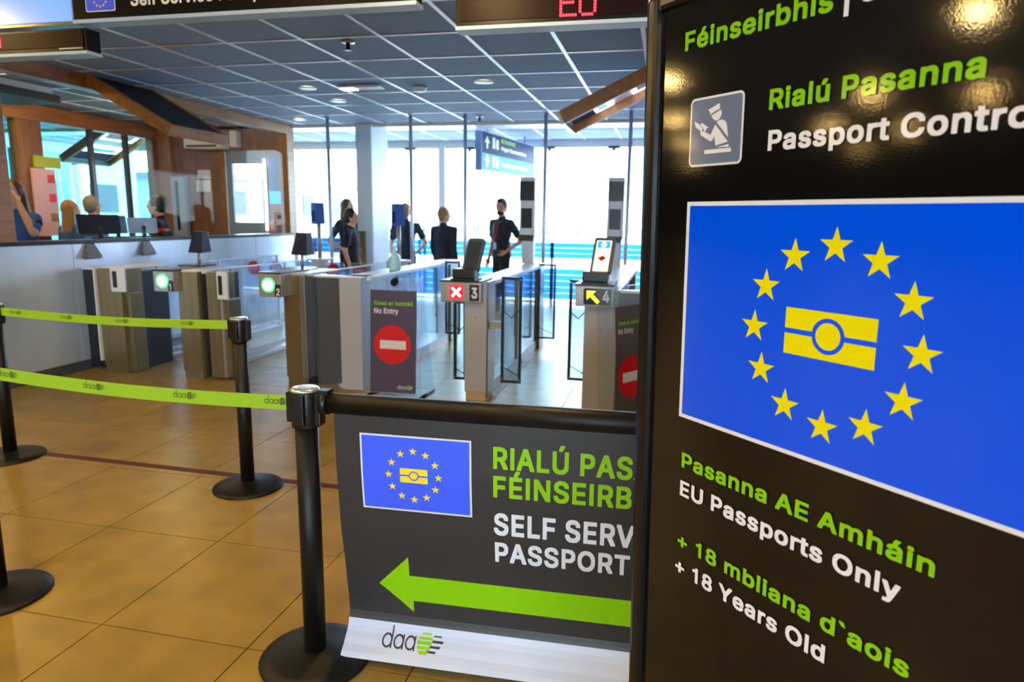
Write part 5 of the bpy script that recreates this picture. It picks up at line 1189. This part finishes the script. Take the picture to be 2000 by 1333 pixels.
hood(5.55, 'grey slanted solid for a reflection under the counter edge, nearer the left'); hood(6.28, 'grey slanted solid for a reflection under the counter edge, nearer gate one')
fr = XZ(9.295)
t = thing('ticket_cabinet', 'tall grey blue cabinet with a dark slot against the booth end wall', 'cabinet', (-7.2, 9.2, .9))
MB().box(-7.31, -7.08, 9.12, 9.199, .9, 2.04).build('body', M('grey blue cabinet paint', (150, 168, 200), .45), t, .008)
MB().poly(XZ(9.119), rrect(-7.235, -7.185, 1.25, 1.98, .02), 0, .004).build('slot', m_dark, t)
for (x0, x1, z0, z1, mt, lb) in ((-6.96, -6.75, 2.02, 2.15, m_paper, 'pale notice on the veneer wall, upper of two'), (-7.0, -6.76, 1.83, 2.0, m_paper, 'pale blue notice on the veneer wall, lower of two')):
    t = thing('notice', lb, 'notice', ((x0+x1)/2, 9.3, z0), 'notices on the booth end wall')
    MB().box(x0, x1, 9.288, 9.299, z0, z1).build('sheet', mt, t)
t = thing('ceiling_cassette', 'dark flat cassette unit under the booth ceiling at the left', 'air conditioner', (-6.6, 6.0, CEIL))
MB().box(-7.0, -6.3, 5.6, 6.3, 2.62, 2.70).build('grille', m_soff, t, .01); MB().box(-6.95, -6.35, 5.65, 6.25, 2.70, CEIL).build('body', m_white, t)
t = thing('air_conditioner', 'white wall air conditioner above the booth door', 'air conditioner', (-6.5, 9.2, 2.42))
MB().box(-7.0, -6.40, 9.06, 9.298, 2.44, 2.70).build('body', m_white, t, .02); MB().box(-6.95, -6.45, 9.05, 9.06, 2.46, 2.49).build('louvre', m_dgrey, t)
t = thing('cable_box', 'white box beside the air conditioner on the booth end wall', 'box', (-6.2, 9.25, 2.5))
MB().box(-6.32, -6.2, 9.18, 9.298, 2.47, 2.70).build('body', m_white, t, .01)
t = thing('poster', 'blue poster on the booth end wall beside the door', 'poster', (-5.68, 9.3, 1.66))
MB().box(-5.77, -5.57, 9.285, 9.299, 1.66, 2.38).build('sheet', m_tv, t); MB().box(-5.77, -5.57, 9.283, 9.285, 1.66, 1.84).build('lower_band', m_scrblue, t)
t = thing('reflection_strip', 'thin vertical white reflection strip beside the booth door', 'reflection strip', (-5.80, 9.25, 1.27))
MB().tube((-5.81, 9.24, 1.27), (-5.81, 9.24, 2.30), .016, n=12).build('tube', M('white reflection strip', (255, 255, 255), .4, emit=4), t)  # emissive tube stands in for a bright reflection; no lamp here
MB().box(-5.83, -5.79, 9.25, 9.299, 1.40, 2.2).build('bracket', m_steel, t)
t = thing('wall_phone', 'cream wall telephone at the right end of the booth end wall', 'telephone', (-5.6, 9.3, 1.35))
MB().box(-5.67, -5.56, 9.26, 9.299, 1.35, 1.52).build('body', M('cream plastic', (216, 206, 176), .5), t, .008); MB().box(-5.65, -5.58, 9.256, 9.26, 1.44, 1.5).build('display', m_hood, t)
t = thing('pink_board', 'pinkish notice board with red marks behind the booth glass', 'board', (-7.5, 7.25, 1.2))
MB().box(-7.55, -7.52, 7.0, 7.32, 1.2, 2.02).build('sheet', m_pink, t)
for k, (yy, zz, mt) in enumerate(((7.2, 1.85, m_red), (7.2, 1.62, m_red), (7.2, 1.38, m_wood))): MB().box(-7.519, -7.515, yy, yy+.1, zz, zz+.1).build('mark', mt, t)
t = thing('exit_sign', 'small yellow green sign on the rear post of the booth', 'sign', (-7.5, 7.4, 2.0))
MB().box(-7.55, -7.52, 7.05, 7.42, 2.03, 2.17).build('plate', m_yelgr, t)
